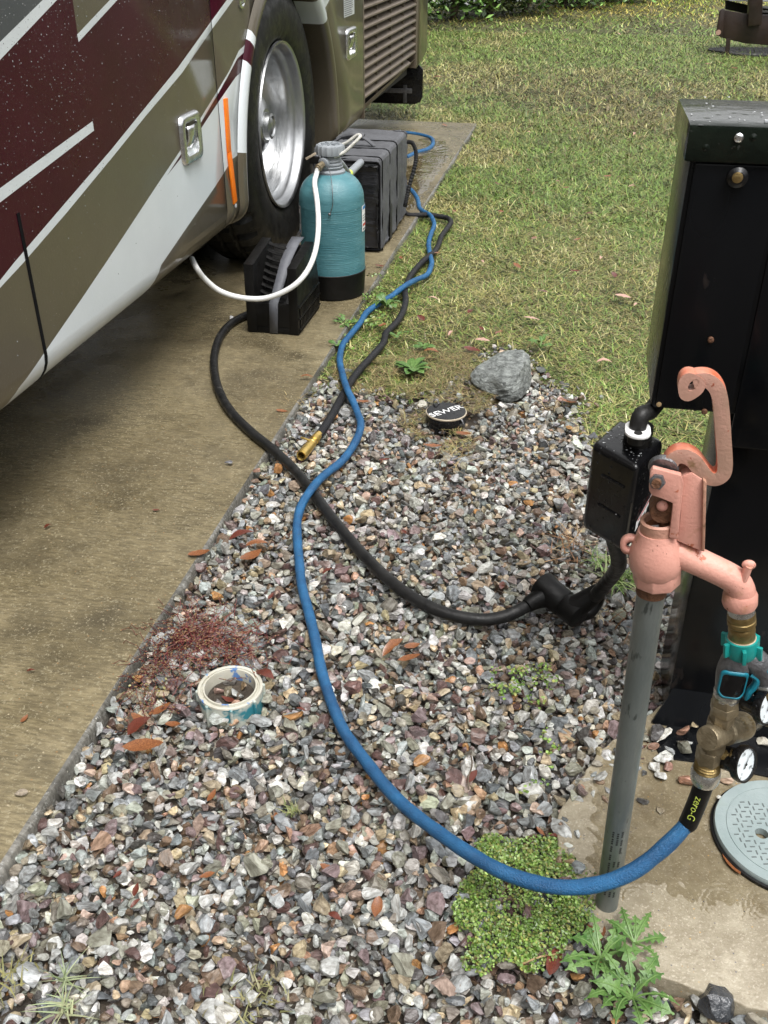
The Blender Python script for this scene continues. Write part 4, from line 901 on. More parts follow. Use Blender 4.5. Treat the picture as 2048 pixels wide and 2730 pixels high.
# ------------------------------------------------------------------ hoses
def gpt(px, py, z): return pZ(px, py, z)
wb = [pX(512, 690, -1.2), pY(523, 712, 2.80), pY(545, 742, 2.82), pY(585, 775, 2.85), pY(640, 793, 2.87), pY(700, 796, 2.89), pY(752, 780, 2.90), pY(795, 752, 2.92), pY(825, 712, 2.97), pY(843, 660, 3.04), pY(849, 600, 3.12), pY(846, 540, 3.20), pY(839, 490, 3.25), f0 + fd * .05 + Vector((-.002, -.008, -.018)), f0 + fd * .045]
hm = MB(); hm.tube(wb, .0088, 14, sub=8); wh_ = hm.build('white_hose', 'white_hose'); tag(wh_, 'white hose looping from under the motorhome up to the teal tank', 'hose')
cb = [(668, 836), (622, 858), (590, 892), (574, 935), (571, 980), (582, 1035), (612, 1092), (668, 1150), (733, 1203), (790, 1258), (845, 1328), (905, 1405), (968, 1478), (1040, 1548), (1120, 1605), (1200, 1638), (1285, 1652)]
zc = [.024, .024, .024, .024, .024, .024, .024, .024, .022, .016, .012, .012, .012, .012, .013, .014, .016]
cbp = [pZ(720, 812, .024)] + [gpt(a, b, z) for (a, b), z in zip(cb, zc)] + [gpt(1350, 1642, .022), gpt(1400, 1618, .032), gpt(1430, 1596, .04)]
hm = MB(); hm.tube(cbp, .0128, 16, sub=8); cab = hm.build('power_cable', 'cable'); tag(cab, 'thick black power cable curving from the levelling block over the gravel to its plug', 'cable')
bh = [(1143, 650, .012), (1147, 681, .012), (1151, 703, .012), (1139, 732, .014), (1110, 746, .018), (1079, 763, .034), (1043, 790, .016), (1004, 814, .014), (978, 833, .012), (961, 860, .012), (930, 898, .012), (913, 922, .012), (906, 959, .012), (913, 997, .012), (925, 1036, .033), (942, 1072, .020), (953, 1100, .014),
      (962, 1134, .014), (948, 1178, .012), (912, 1229, .012), (861, 1270, .024), (825, 1312, .036), (800, 1357, .018), (792, 1409, .012), (797, 1485, .012), (805, 1562, .012), (825, 1639, .012), (843, 1716, .012), (856, 1783, .012), (876, 1849, .012), (896, 1903, .012),
      (922, 1957, .014), (972, 2025, .018), (1025, 2093, .026), (1086, 2155, .04), (1173, 2222, .06), (1259, 2280, .08), (1358, 2332, .098), (1481, 2364, .112), (1593, 2358, .125), (1691, 2321, .145), (1778, 2253, .178)]
e1 = pY(1836, 2192, .915); e2 = pY(1866, 2120, .918); e3 = pY(1880, 2080, .92)
BP = [gpt(*p) for p in bh] + [e1]
rw_ = [random.uniform(-1, 1) for _ in range(400)]
def hose_r(t, r=.0104, a=.05):
    u = t * 170; i = int(u); f_ = u - i; return r * (1 + a * (rw_[i] * (1 - f_) + rw_[i + 1] * f_))
hm = MB(); hm.tube([pZ(1082, 498, .012), pZ(1098, 508, .012), pZ(1113, 530, .012), pZ(1119, 555, .012), pZ(1133, 566, .014), pZ(1148, 575, .018), pZ(1158, 598, .014), pZ(1150, 622, .012)] + BP, hose_r, 16, sub=8)
blue = thing('blue_water_hose', pZ(805, 1562, 0), 'long blue fabric water hose snaking across grass and gravel to the pink hydrant', 'hose')
hm.build('hose', 'blue_hose', blue)
hm = MB(); hm.tube([e1 + (gpt(1778, 2253, .178) - e1) * .02, e1, pY(1852, 2155, .916), e2, e3], .0122, 16, sub=5); slv = hm.build('sleeve', 'black_plastic', blue)
tm = text_mesh('zero-G', .0140); tm.materials.append(M['lime'])
mid = pY(1858, 2142, .916); ax = (e1 - e2).normalized(); nrm = (CO - mid).normalized(); nrm = (nrm - ax * nrm.dot(ax)).normalized(); upv = nrm.cross(ax)
# bend the flat print round the sleeve
for v in tm.vertices:
    t_, q_ = v.co.x, v.co.y; an = q_ / .0126; v.co = (t_, .0126 * math.sin(an), .0126 * math.cos(an))
to = link('lettering', tm, slv); Mx = Matrix((ax, upv, nrm)).transposed().to_4x4(); to.matrix_basis = Matrix.Translation(mid + Vector((0, 0, 0)) - blue.location) @ Mx
# blue hose loop behind the bag
hm = MB(); hm.tube([pZ(1084, 420, .012), pZ(1110, 407, .012), pZ(1140, 398, .012), pZ(1154, 385, .012), pZ(1151, 370, .012), pZ(1130, 362, .012), pZ(1105, 357, .012), pZ(1060, 352, .012)], .0125, 12)
tag(hm.build('blue_hose_loop', 'blue_hose'), 'loop of blue hose lying on the slab behind the padded bag', 'hose')
# black hose with brass end
kh = [(1074, 560), (1086, 572), (1110, 574), (1140, 573), (1172, 577), (1196, 583), (1202, 594), (1190, 612), (1176, 632), (1170, 652), (1158, 672), (1139, 687), (1115, 710), (1091, 742), (1080, 775), (1082, 799), (1074, 833), (1057, 860), (1029, 890), (1022, 915), (995, 947), (958, 987), (932, 1024), (910, 1062), (889, 1100), (866, 1138), (848, 1163)]
bk = thing('black_hose', pZ(995, 947, 0), 'thin black hose lying on grass and gravel ending in a brass valve', 'hose')
hm = MB(); hm.tube([gpt(a, b, .013) for a, b in kh], .0112, 14, sub=6, rib=1.03); hm.build('hose', 'black_hose', bk, sharp=80)
A_, B_ = gpt(848, 1161, .014), gpt(803, 1216, .014); Lb = (B_ - A_).length
hm = MB(); hm.lathe(A_, B_, [(-.006, .0115), (.012, .0115), (.014, .013), (.03, .013), (.032, .010), (.04, .012), (.05, .0135), (.052, .0125), (.058, .0135), (Lb - .006, .0145), (Lb, .0135), (Lb - .002, .010), (Lb - .02, .009)], 12, caps=False); vb = hm.build('valve', 'brass_bright', bk, sharp=30)
mv = A_.lerp(B_, .45) + Vector((0, 0, .012)); hm = MB(); hm.bars(mv, mv + Vector((-.028, .006, .004)), .007, .003); hm.build('lever', 'brass_bright', vb, bevel=.001)
# corrugated black drain tube at the side of the bag
hm = MB(); hm.tube([pY(1086, 378, 4.35), pY(1100, 382, 4.35), pY(1109, 405, 4.35), pY(1107, 440, 4.33), pY(1093, 490, 4.30), pY(1084, 530, 4.28), pY(1080, 550, 4.26)], .010, 10, sub=12, rib=.78)
tag(hm.build('corrugated_tube', 'black_hose', sharp=20), 'corrugated black tube bending down the right side of the padded bag', 'tube')

# ------------------------------------------------------------------ rock, sewer cap, pipe ring
rp_ = [(1264, 1002, 2.70), (1270, 1026, 2.66), (1290, 1040, 2.64), (1283, 980, 2.72), (1312, 958, 2.76), (1352, 942, 2.80), (1396, 940, 2.79), (1408, 958, 2.76), (1414, 1010, 2.72), (1408, 1042, 2.68), (1386, 1066, 2.625),
       (1358, 1076, 2.605), (1335, 1058, 2.61), (1388, 985, 2.655), (1330, 1012, 2.625), (1362, 1030, 2.60)]
bm = bmesh.new()
for a, b, Y in rp_: bm.verts.new(pY(a, b, Y))
for a, b, Y, z in ((1290, 980, 2.78, .0), (1400, 950, 2.86, .0), (1350, 945, 2.88, .03), (1410, 1030, 2.8, 0), (1300, 1030, 2.72, 0), (1380, 1066, 2.68, -.01)):
    q_ = pY(a, b, Y); bm.verts.new((q_.x, Y, z))
r_h = bmesh.ops.convex_hull(bm, input=bm.verts); bmesh.ops.delete(bm, geom=[v for v in bm.verts if not v.link_faces], context='VERTS')
bmesh.ops.triangulate(bm, faces=bm.faces); bmesh.ops.bevel(bm, geom=list(bm.edges), offset=.004, segments=1, affect='EDGES'); bmesh.ops.triangulate(bm, faces=bm.faces)
bmesh.ops.subdivide_edges(bm, edges=bm.edges, cuts=5, use_grid_fill=True); bmesh.ops.triangulate(bm, faces=bm.faces); bm.normal_update()
for v in bm.verts:
    c = v.co; d_ = (vnoise(c.x * 1 + c.z, c.y - c.z, 30) - .5) * .007 + (vnoise(c.x - c.z * 2, c.z + c.y, 90) - .5) * .0035; v.co += v.normal * float(d_)
cen = Vector((-.14, 2.7, 0)); bmesh.ops.translate(bm, verts=bm.verts, vec=-cen); bmesh.ops.scale(bm, verts=bm.verts, vec=(1.1, 1.05, 1.1))
for f_ in bm.faces: f_.smooth = False
me = bpy.data.meshes.new('rock'); bm.to_mesh(me); bm.free(); me.materials.append(M['rock']); rk = link('rock', me, None, cen)
tag(rk, 'large angular grey rock where the gravel meets the grass', 'rock')

sc_ = pZ(1190, 1096, .034); sc_ = Vector((sc_.x, sc_.y, 0)); Rr = .0565
sw = thing('sewer_cap', sc_, 'round black sewer pipe cap with white hand painted letters', 'sewer cap')
s1 = MB(); s1.lathe(sc_, sc_ + Vector((0, 0, 1)), [(-.02, .050), (-.011, .0545), (.0, .056), (.026, .056), (.029, .0545)], 64); s1.build('pipe_collar', 'black_gloss', sw)
s1 = MB(); s1.lathe(sc_, sc_ + Vector((0, 0, 1)), [(.029, .0565), (.0325, .057), (.034, .0555)], 64); lid = s1.build('lid', ['tan_rim'], sw)
s1 = MB(); s1.lathe(sc_, sc_ + Vector((0, 0, 1)), [(.0335, .0548), (.0346, .0545)], 64); s1.build('lid_face', 'black_gloss', lid)
tm = text_mesh('SEWER', .036); tm.materials.append(M['white_sticker'])
bmx = bmesh.new(); bmx.from_mesh(tm); bmesh.ops.subdivide_edges(bmx, edges=bmx.edges, cuts=1)
for q_ in bmx.verts: q_.co += Vector((random.uniform(-.0008, .0008), random.uniform(-.001, .001), 0))
bmx.to_mesh(tm); bmx.free()
to = link('lettering', tm, sw, Vector((0.0, -.002, .0354))); to.rotation_euler = (0, 0, R(44)); to.scale = (.98, .95, 1)
tm2 = tm.copy(); to = link('lettering', tm2, sw, Vector((0.0008, -.0028, .0352))); to.rotation_euler = (0, 0, R(44)); to.scale = (1.0, .90, 1)
for (px, py, zz, dx_) in ((1160, 1072, .038, 1), (1225, 1125, .02, -1)):
    p_ = pZ(px, py, zz); t_ = MB(); t_.tube([p_ + Vector((-.004, 0, -.006)), p_ + Vector((-.002, 0, .006)), p_ + Vector((.006, 0, .008)), p_ + Vector((.012, -.004, -.002))], .004, 8, flat=.5); t_.bars(p_ + Vector((-.006, 0, -.008)), p_ + Vector((.014, -.002, -.008)), .006, .006); t_.build('clip', 'zinc', sw)

rc = pZ(612, 1815, .035); rc = Vector((rc.x, rc.y, -.018)); RO = .0585
ringt = thing('pipe_ring', rc, 'cream plastic pipe collar with blue paint half buried in the gravel, stones inside', 'pipe fitting')
r1 = MB(); r1.lathe(rc, rc + Vector((0, 0, 1)), [(-.03, RO - .001), (.036, RO)], 72, caps=False); r1.build('outer_wall', 'pvc_side', ringt)
r1 = MB(); r1.lathe(rc, rc + Vector((0, 0, 1)), [(.0355, RO + .0006), (.0385, RO), (.0395, RO - .003), (.0385, RO - .0055), (.035, RO - .0065), (.035, RO - .009), (.0395, RO - .010), (.0395, RO - .0125), (.033, RO - .014), (.0, RO - .0145), (-.02, RO - .015)], 72, caps=False); r1.build('rim', 'pvc', ringt, sharp=50)
for k in range(8):
    a = k * math.pi / 4 + .35; c = rc + Vector(((RO + .001) * math.cos(a), (RO + .001) * math.sin(a), 0)); r1 = MB(); r1.lathe(c, c + Vector((0, 0, 1)), [(-.01, .003), (.036, .0032), (.0375, .002)], 10); r1.build('lug', 'pvc_side', ringt)
r1 = MB(); r1.lathe(rc, rc + Vector((0, 0, 1)), [(-.01, RO - .016), (.017, RO - .016)], 40); r1.build('sediment', 'soil', ringt)
insm = []
for k, (a, rr0, sz, c) in enumerate([(0, .01, .015, (.3, .31, .3)), (1, .03, .012, (.2, .14, .08)), (2, .033, .014, (.14, .13, .12)), (3.1, .028, .015, (.3, .2, .17)), (4.2, .03, .013, (.25, .24, .24)), (5.2, .031, .014, (.35, .22, .16)), (5.9, .018, .011, (.12, .1, .08)), (2.6, .01, .012, (.16, .14, .1))]):
    me = fast_mesh('stone', SHAPES[k + 5] * sz, IF, np.repeat(np.array([c]), nv, 0), ['gravel']); o = link('stone', me, None, rc + Vector((rr0 * math.cos(a), rr0 * math.sin(a), .022))); o.rotation_euler = (0, .2, a * 2)
    tag(o, 'small wet stone lying inside the cream pipe ring', 'stone', 'stones inside the pipe ring')

# ------------------------------------------------------------------ power pedestal
PF = 1.30; PBK = 1.50
pd_ = thing('power_pedestal', (.3, 1.4, 0), 'tall glossy black metal power pedestal at the right edge', 'power pedestal')
tz = pY(1842, 326, PF).z; xl_ = .1235; zlow = pY(1800, 1092, PF).z
c_ = MB(); c_.box((xl_ + .004, PF, zlow), (.52, PBK, tz - .035)); cab_ = c_.build('cabinet', 'black_metal', pd_, bevel=.004)
c_ = MB(); c_.prism([(xl_ - .004, PF - .012, tz - .044), (xl_ - .004, PF - .014, tz), (xl_ - .004, PF + .02, tz + .001), (xl_ - .004, PBK + .012, tz - .004), (xl_ - .004, PBK + .012, tz - .044)], (.42, 0, 0)); hoodo = c_.build('hood', droplets(mat('hood_metal', (.005, .008, .006), (.011, .016, .011), 9, .05, .14, coat=0, spec=.2, bump=.2, bscale=26, spots=[(60, .64, .7, (.05, .055, .05))]), 60, .9, .3, .003), pd_, bevel=.004)
c_ = MB(); c_.bars((xl_ + .085, PF + .012, tz + .002), (xl_ + .4, PF + .012, tz + .002), .004, .004); c_.build('crease', 'label_grey', hoodo, bevel=.001)
beads([Vector((random.uniform(xl_, .5), random.uniform(PF, PBK), tz + .001)) for _ in range(60)], (0, 0, 1), .0008, .0026, 'rain_beads', hoodo, 3)
# front door leaf, slightly proud, with bottom edge and step to the right
dw = pY(1988, 900, PF).x
c_ = MB(); c_.box((xl_ + .010, PF - .006, zlow + .004), (dw, PF + .001, tz - .046)); door = c_.build('door', 'black_metal', pd_, bevel=.003)
c_ = MB(); c_.box((dw + .006, PF - .003, zlow - .05), (.515, PF + .001, tz - .046)); c_.build('side_door', 'black_metal', pd_, bevel=.002)
def disc(px, py, Y, r, m, name, parent, d=.006, seg=20):
    p_ = pY(px, py, Y); q_ = MB(); q_.lathe(p_, p_ + Vector((0, -1, 0)), [(0, r), (d * .7, r), (d, r * .6), (d, 0)], seg, caps=False); return q_.build(name, m, parent)
disc(1969, 366, PF - .014, .0055, 'chrome', 'screw', pd_); disc(1850, 377, PF - .007, .005, 'rust', 'screw', pd_, .005)
lk = disc(1965, 470, PF - .007, .0125, 'black_gloss', 'lock', pd_, .012); disc(1966, 473, PF - .019, .0065, 'brass', 'key_barrel', lk, .003)
disc(1895, 905, PF - .007, .0042, 'rust', 'screw', pd_, .004); disc(1878, 1096, PF - .005, .0042, 'rust', 'screw', pd_, .004); disc(1757, 1078, PF - .006, .0036, 'straw', 'screw_hole', pd_, .0008)
# lower post with flared foot
xp = .238; yp = PF + .028
c_ = MB(); c_.box((xp, yp, .0), (.47, yp + .15, zlow + .02)); c_.build('post', 'black_metal', pd_, bevel=.003)
c_ = MB(); fa_ = pZ(1738, 1966, .012); c_.prism([(xp + .004, yp - .001, .075), (xp - .002, yp - .001, .045), (fa_.x, yp - .028, .014), (xp + .02, yp - .03, .014), (.47, yp - .03, .014), (.47, yp - .004, .075)], (0, .006, -.002)); c_.build('foot_gusset', 'black_metal', pd_)
c_ = MB(); bp_ = [pZ(1738, 1975, .016), pZ(1792, 1922, .016), pZ(2048, 1900, .016), pZ(2300, 2000, .016), pZ(2200, 2100, .016), pZ(1860, 2030, .016), pZ(1765, 2018, .016)]; c_.prism([p - Vector((0, 0, .01)) for p in bp_], (0, 0, .009)); c_.build('base_plate', 'black_metal', pd_, bevel=.001)

# surge protector box hanging from the pedestal
tz2 = pY(1700, 1245, 1.24).z; bz2 = pY(1665, 1478, 1.24).z; zz2 = tz2
Pc = pZ(1700, 1245, tz2); Pl = pZ(1578, 1180, tz2); Prr = pZ(1772, 1172, tz2)
sgb = thing('surge_protector', Vector((Pc.x, Pc.y + .04, bz2)), 'glossy black surge protector box hanging from the pedestal by its cord', 'surge protector')
Pb = Pl + (Prr - Pc)
c_ = MB(); c_.prism([Vector((p.x, p.y, bz2)) for p in (Pc, Prr, Pb, Pl)], (0, 0, tz2 - bz2)); bx_ = c_.build('housing', 'black_gloss', sgb, bevel=.011, bseg=4)
beads([Pc + (Pl - Pc) * u_ + (Prr - Pc) * v_ + Vector((0, 0, .0003)) for u_, v_ in [(random.uniform(.08, .95), random.uniform(.08, .95)) for _ in range(60)]], (0, 0, 1), .0006, .0022, 'rain_beads', bx_, 5)
fdir = (Pl - Pc); fdir.z = 0; fn = Vector((fdir.y, -fdir.x, 0)).normalized(); fn = fn if fn.y < 0 else -fn
for kz in (.38, .72):
    zz = bz2 + (tz2 - bz2) * kz; rb = MB(); rb.bars(Pc.lerp(Pl, .2) * 1 + Vector((0, 0, zz - tz2)) + fn * .001, Pc.lerp(Pl, .7) + Vector((0, 0, zz - tz2)) + fn * .001, .003, .004); rb.build('rib', 'black_gloss', bx_, bevel=.001)
sdv = (Prr - Pc); sdv.z = 0; sn = Vector((sdv.y, -sdv.x, 0)).normalized(); sn = sn if sn.x > 0 else -sn
def side(u, z): return Pc + sdv * u + Vector((0, 0, -(tz2 - bz2) * (1 - z))) + sn * .0012
c_ = MB(); c_.add([side(.3, .16), side(.85, .34), side(.85, .46), side(.3, .28)], [(0, 1, 2, 3)], 0)
q0 = [side(.34, .27), side(.82, .425), side(.82, .445), side(.34, .292)]; c_.add([p + sn * .0006 for p in q0], [(0, 1, 2, 3)], 1)
for k in range(3): c_.add([side(.38 + .14 * k, .20 + .045 * k) + sn * .0006, side(.46 + .14 * k, .226 + .045 * k) + sn * .0006, side(.46 + .14 * k, .26 + .045 * k) + sn * .0006, side(.38 + .14 * k, .234 + .045 * k) + sn * .0006], [(0, 1, 2, 3)], 2)
c_.build('rating_label', ['white_sticker', 'red_print', 'print'], bx_)
tcx = pZ(1702, 1160, tz2 + .012); nb = MB(); nb.lathe(tcx + Vector((0, 0, -.014)), tcx + Vector((0, 0, 1)), [(0, .021), (.012, .0205), (.013, .018), (.018, .018), (.019, .0205), (.03, .020)], 32); nb.build('cord_gland', 'black_plastic', sgb)
pt_ = pZ(1700, 1150, tz2 + .034)
def stadium(c, r, h, z0, z1, hole):
    pass
c_ = MB(); o = []
for k in range(13): a = math.pi * k / 12; o.append(pt_ + Vector((.018 * math.cos(a), .009 + .018 * math.sin(a), 0)))
for k in range(13): a = math.pi + math.pi * k / 12; o.append(pt_ + Vector((.018 * math.cos(a), -.009 + .018 * math.sin(a), 0)))
c_.prism(o, (0, 0, .004)); c_.build('hanging_tag', 'white_sticker', sgb, bevel=.001)
c_ = MB(); hp = pt_ + Vector((0, -.014, .0042)); c_.lathe(hp, hp + Vector((0, 0, 1)), [(0, .006), (.0008, .006)], 20); c_.build('tag_hole', 'void', sgb)
# the cords above and below
ctop = Vector((.1415, PF + .03, zlow - .001)); cm = MB(); cm.tube([pt_ + Vector((0, .004, -.02)), pt_ + Vector((.001, .006, .02)), pt_.lerp(ctop, .6) + Vector((-.001, 0, .002)), ctop], .0125, 14); cm.build('cord', 'cable', sgb)
pbm = (Pc + Pb) / 2; pbm.z = bz2; k1 = pY(1652, 1478, 1.285); k2 = pY(1640, 1520, 1.31); k3 = pY(1606, 1565, 1.38)
k3 = pZ(1612, 1560, .13); k4 = pZ(1585, 1590, .085)
cm = MB(); cm.tube([Vector((pbm.x - .012, pbm.y, bz2 + .01)), pZ(1650, 1492, .30), pZ(1636, 1530, .20), k3, k4], .0135, 14); cm.build('cord', 'cable', sgb)
# plug and connector lying on the stones
pl = thing('plug_connector', pZ(1500, 1620, 0), 'black angled plug and connector lying on the gravel below the surge protector', 'plug')
q1 = pZ(1600, 1573, .095); q2 = pZ(1540, 1600, .06); q3 = pZ(1530, 1625, .045)
c_ = MB(); c_.tube([q1, q1.lerp(q3, .4), q3 + Vector((0, 0, .004))], lambda t: .0155 + .009 * t, 16); c_.build('connector_neck', 'black_plastic', pl)
u1 = pZ(1548, 1648, .040); u2 = pZ(1445, 1560, .055); du = (u2 - u1); Lu = du.length
c_ = MB(); c_.lathe(u1, u2, [(0, .020), (.005, .026), (Lu * .38, .0265), (Lu * .40, .025), (Lu * .44, .0285), (Lu * .80, .0285), (Lu * .93, .031), (Lu, .0305), (Lu + .001, .026), (Lu + .001, .0)], 36); c_.build('plug_body', 'black_plastic', pl, sharp=40)
c_ = MB(); c_.tube([pZ(1405, 1615, .036), pZ(1425, 1602, .041), pZ(1452, 1592, .046), pZ(1475, 1592, .048)], lambda t: .0145 + .011 * t, 14); c_.build('cable_entry', 'black_plastic', pl)
gh = [pZ(1545, 1645, .03), pZ(1575, 1640, .022), pZ(1597, 1612, .034), pZ(1603, 1592, .052), pZ(1596, 1580, .07)]; c_ = MB(); c_.tube(gh, .006, 10, flat=1.6); c_.build('grip_handle', 'black_plastic', pl)

# ------------------------------------------------------------------ yard hydrant
HY = .92
hy = thing('yard_hydrant', (.14, HY, 0), 'faded pink cast iron yard hydrant on a grey steel standpipe', 'water hydrant')
def z5(x, y, Y=HY): return pY(1500 + x * .3391, 900 + y * .3391, Y)
pbot, ptop = Vector((.1405, HY, -.02)), z5(702, 1960)
Lp = (ptop - pbot).length; c_ = MB(); c_.lathe(pbot, ptop, [(0, .0158), (Lp, .0158)], 40); pipe = c_.build('standpipe', 'steel', hy)
c_ = MB(); c_.lathe(ptop, pbot, [(-.006, .0163), (.002, .0172), (.008, .0170), (.009, .0158)], 32); c_.build('rust_ring', 'rust', hy)
# faint printed marks down the pipe
for col_ in (-.35, .05, .42):
    for k in range(9):
        if random.random() < .12: continue
        t = .10 + k * .026 + random.uniform(-.004, .004); c = pbot.lerp(ptop, t + .02); an = -math.pi / 2 + col_ - .1; r_ = .01605
        o_ = lambda a, dz: c + Vector((r_ * math.cos(a), r_ * math.sin(a), dz))
        q_ = MB(); 
        for j in range(3):
            zz = -.005 + j * .004; q_.add([o_(an, zz), o_(an + .16, zz + .0005), o_(an + .17, zz + .0034), o_(an, zz + .003)], [(0, 1, 2, 3)])
        q_.build('printed_mark', 'print', pipe)
axu = (z5(760, 1430) - z5(735, 1930)).normalized()
cB = z5(738, 1905); 
c_ = MB(); c_.lathe(cB - axu * .003, cB + axu, [(0, .0252), (.002, .0262), (.026, .0262), (.032, .023)], 8, up=Vector((.2, 1, 0))); c_.build('hex_collar', 'pink', hy, bevel=.0015)
c_ = MB(); cc = z5(735, 1730); c_.lathe(cc - axu * .030, cc + axu, [(.008, .018), (.011, .0245), (.017, .0278), (.027, .0292), (.038, .0287), (.049, .0258), (.058, .0225), (.066, .0205)], 36); c_.build('valve_bulb', 'pink', hy)
c_ = MB(); ct = z5(752, 1560); c_.lathe(ct - axu * .018, ct + axu, [(0, .0205), (.03, .0195), (.038, .020), (.040, .0175), (.038, .0155), (.026, .0145), (.026, 0)], 32, caps=False); c_.build('packing_cup', 'pink_dirty', hy, sharp=40)
c_ = MB(); c_.lathe(ct + axu * .012, ct + axu, [(0, .0148), (.0006, .0148)], 24); c_.build('cup_water', mat('rusty_water', (.12, .04, .015), (.2, .08, .03), 60, .04, coat=1), hy)
def ext(name, pts, y0, y1, m, bevel=.0015, par=hy, mats=None):
    c_ = MB(); P = [z5(a, b, y0) for a, b in pts]; c_.prism(P, (0, y1 - y0, 0)); return c_.build(name, m, par, bevel=bevel)
ext('front_cheek', [(712, 1028), (935, 1085), (952, 1150), (925, 1400), (908, 1590), (838, 1575), (868, 1305), (785, 1270), (700, 1240), (680, 1205), (690, 1060)], .900, .908, 'pink')
ext('yoke_flank', [(940, 1095), (1015, 1062), (1122, 1130), (1130, 1180), (1112, 1690), (900, 1600), (925, 1400)], .909, .931, 'pink')
ext('yoke_edge', [(1105, 1120), (1134, 1142), (1118, 1690), (1095, 1672)], .904, .934, 'pink_dirty')
ext('top_bar', [(800, 1000), (1000, 985), (1020, 1060), (940, 1080), (720, 1020)], .925, .950, 'pink_dirty')
ext('back_cheek', [(720, 1010), (880, 1040), (870, 1300), (700, 1240)], .945, .952, 'pink_dirty')
# mounting ear with hole
ec = z5(530, 1640); c_ = MB(); n = 20; o = []; hr, er = .0052, .0118
vs = []; 
for k in range(n):
    a = 2 * math.pi * k / n; vs += [ec + Vector((er * math.cos(a) * .9, 0, er * math.sin(a))), ec + Vector((hr * math.cos(a) * .8, 0, hr * math.sin(a)))]
fs = [(2 * k, 2 * ((k + 1) % n), 2 * ((k + 1) % n) + 1, 2 * k + 1) for k in range(n)]
c_.add(vs, fs); earo = c_.build('mounting_ear', 'pink', hy); earo.modifiers.new('t', 'SOLIDIFY').thickness = .008
c_ = MB(); c_.bars(ec + Vector((.010, .004, .002)), z5(660, 1700) + Vector((0, .004, 0)), .008, .028, up=Vector((0, 1, 0)).cross(Vector((1, 0, 0)))); c_.build('ear_web', 'pink', hy, bevel=.002)
# hex bolt, plunger stud, rusty linkage
bc = z5(748, 1125, .899); c_ = MB(); c_.lathe(bc, bc + Vector((-.2, -1, .15)), [(0, .0085), (.006, .0085)], 6); bo = c_.build('nut', 'zinc', hy, bevel=.0008); c_ = MB(); c_.lathe(bc, bc + Vector((-.2, -1, .15)), [(.004, .005), (.012, .0048)], 14); c_.build('bolt_end', 'rust', bo)
c_ = MB(); lc = z5(790, 1330, .922); c_.lathe(lc - Vector((0, .012, 0)), lc + Vector((0, 1, 0)), [(0, .0135), (.002, .0145), (.022, .0145)], 20); lk_ = c_.build('linkage_eye', 'rust', hy); c_ = MB(); sc2 = z5(784, 1325, .909); c_.ball(sc2, .0062, sc=(1, .6, 1)); c_.build('stud', 'pink', lk_)
c_ = MB(); c_.lathe(z5(800, 1500, .922), z5(790, 1370, .922), [(0, .0052), (.03, .0055)], 14); c_.build('plunger_rod', 'rust', hy)
c_ = MB(); dc = z5(790, 1040, .912); c_.lathe(dc, dc + Vector((.15, 1, .25)), [(0, .0), (0, .0145), (.0035, .0155), (.006, .0155), (.0065, .0145), (.006, 0)], 32, caps=False); c_.build('cam_disc', 'zinc', hy)
# S shaped handle swept as a bar: face pink, outer edge red orange
hp_ = [(838, 985), (868, 935), (915, 908), (970, 912), (1025, 945), (1070, 1000), (1115, 1055), (1160, 1085), (1215, 1085), (1258, 1050), (1272, 990), (1270, 900), (1262, 780), (1254, 660), (1244, 540), (1232, 450), (1210, 385), (1170, 335), (1120, 312), (1065, 312), (1020, 322)]
P = spline([z5(a, b, .918) for a, b in hp_], 5); c_ = MB(); vs = []; nP = len(P); 
for i in range(nP):
    t_ = (P[min(i + 1, nP - 1)] - P[max(i - 1, 0)]).normalized(); nr = t_.cross(Vector((0, 1, 0))).normalized(); u = i / (nP - 1); hw = .0074 + .0008 * math.sin(min(1, u * 3) * math.pi); dp = .0078
    for (a_, b_) in ((-1, -1), (1, -1), (1, 1), (-1, 1)): vs.append(P[i] + nr * hw * a_ + Vector((0, dp * b_, 0)))
fs = []; mi = []
for i in range(nP - 1):
    for k in range(4): fs.append((4 * i + k, 4 * i + (k + 1) % 4, 4 * i + 4 + (k + 1) % 4, 4 * i + 4 + k)); mi.append((0, 1, 0, 1)[k])
fs += [(0, 3, 2, 1), tuple(4 * (nP - 1) + k for k in range(4))]; mi += [0, 0]
c_.add(vs, fs, mi); hdl = c_.build('handle', ['pink_grime', 'orange_paint'], hy, bevel=.0016, sharp=50)
kc = z5(1003, 362, .918); c_ = MB(); n = 24; vs = []
for k in range(n):
    a = 2 * math.pi * k / n; er = .0134 + .0010 * math.sin(3 * a + 1)
    for yy in (-.0082, .0082): vs += [kc + Vector((er * math.cos(a) * .95, yy, er * math.sin(a) * 1.1)), kc + Vector((.0022 + .0042 * math.cos(a) + .002 * math.sin(a), yy, .0022 + .0066 * math.sin(a)))]
fs = []; mi = []
for k in range(n):
    a, b = 4 * k, 4 * ((k + 1) % n); fs += [(a, b, b + 1, a + 1), (a + 2, a + 3, b + 3, b + 2), (a, a + 2, b + 2, b), (a + 1, b + 1, b + 3, a + 3)]; mi += [0, 0, 1 if (k < 14) else 0, 0]
c_.add(vs, fs, mi); c_.build('handle_eye', ['pink_grime', 'orange_paint'], hdl, sharp=50)
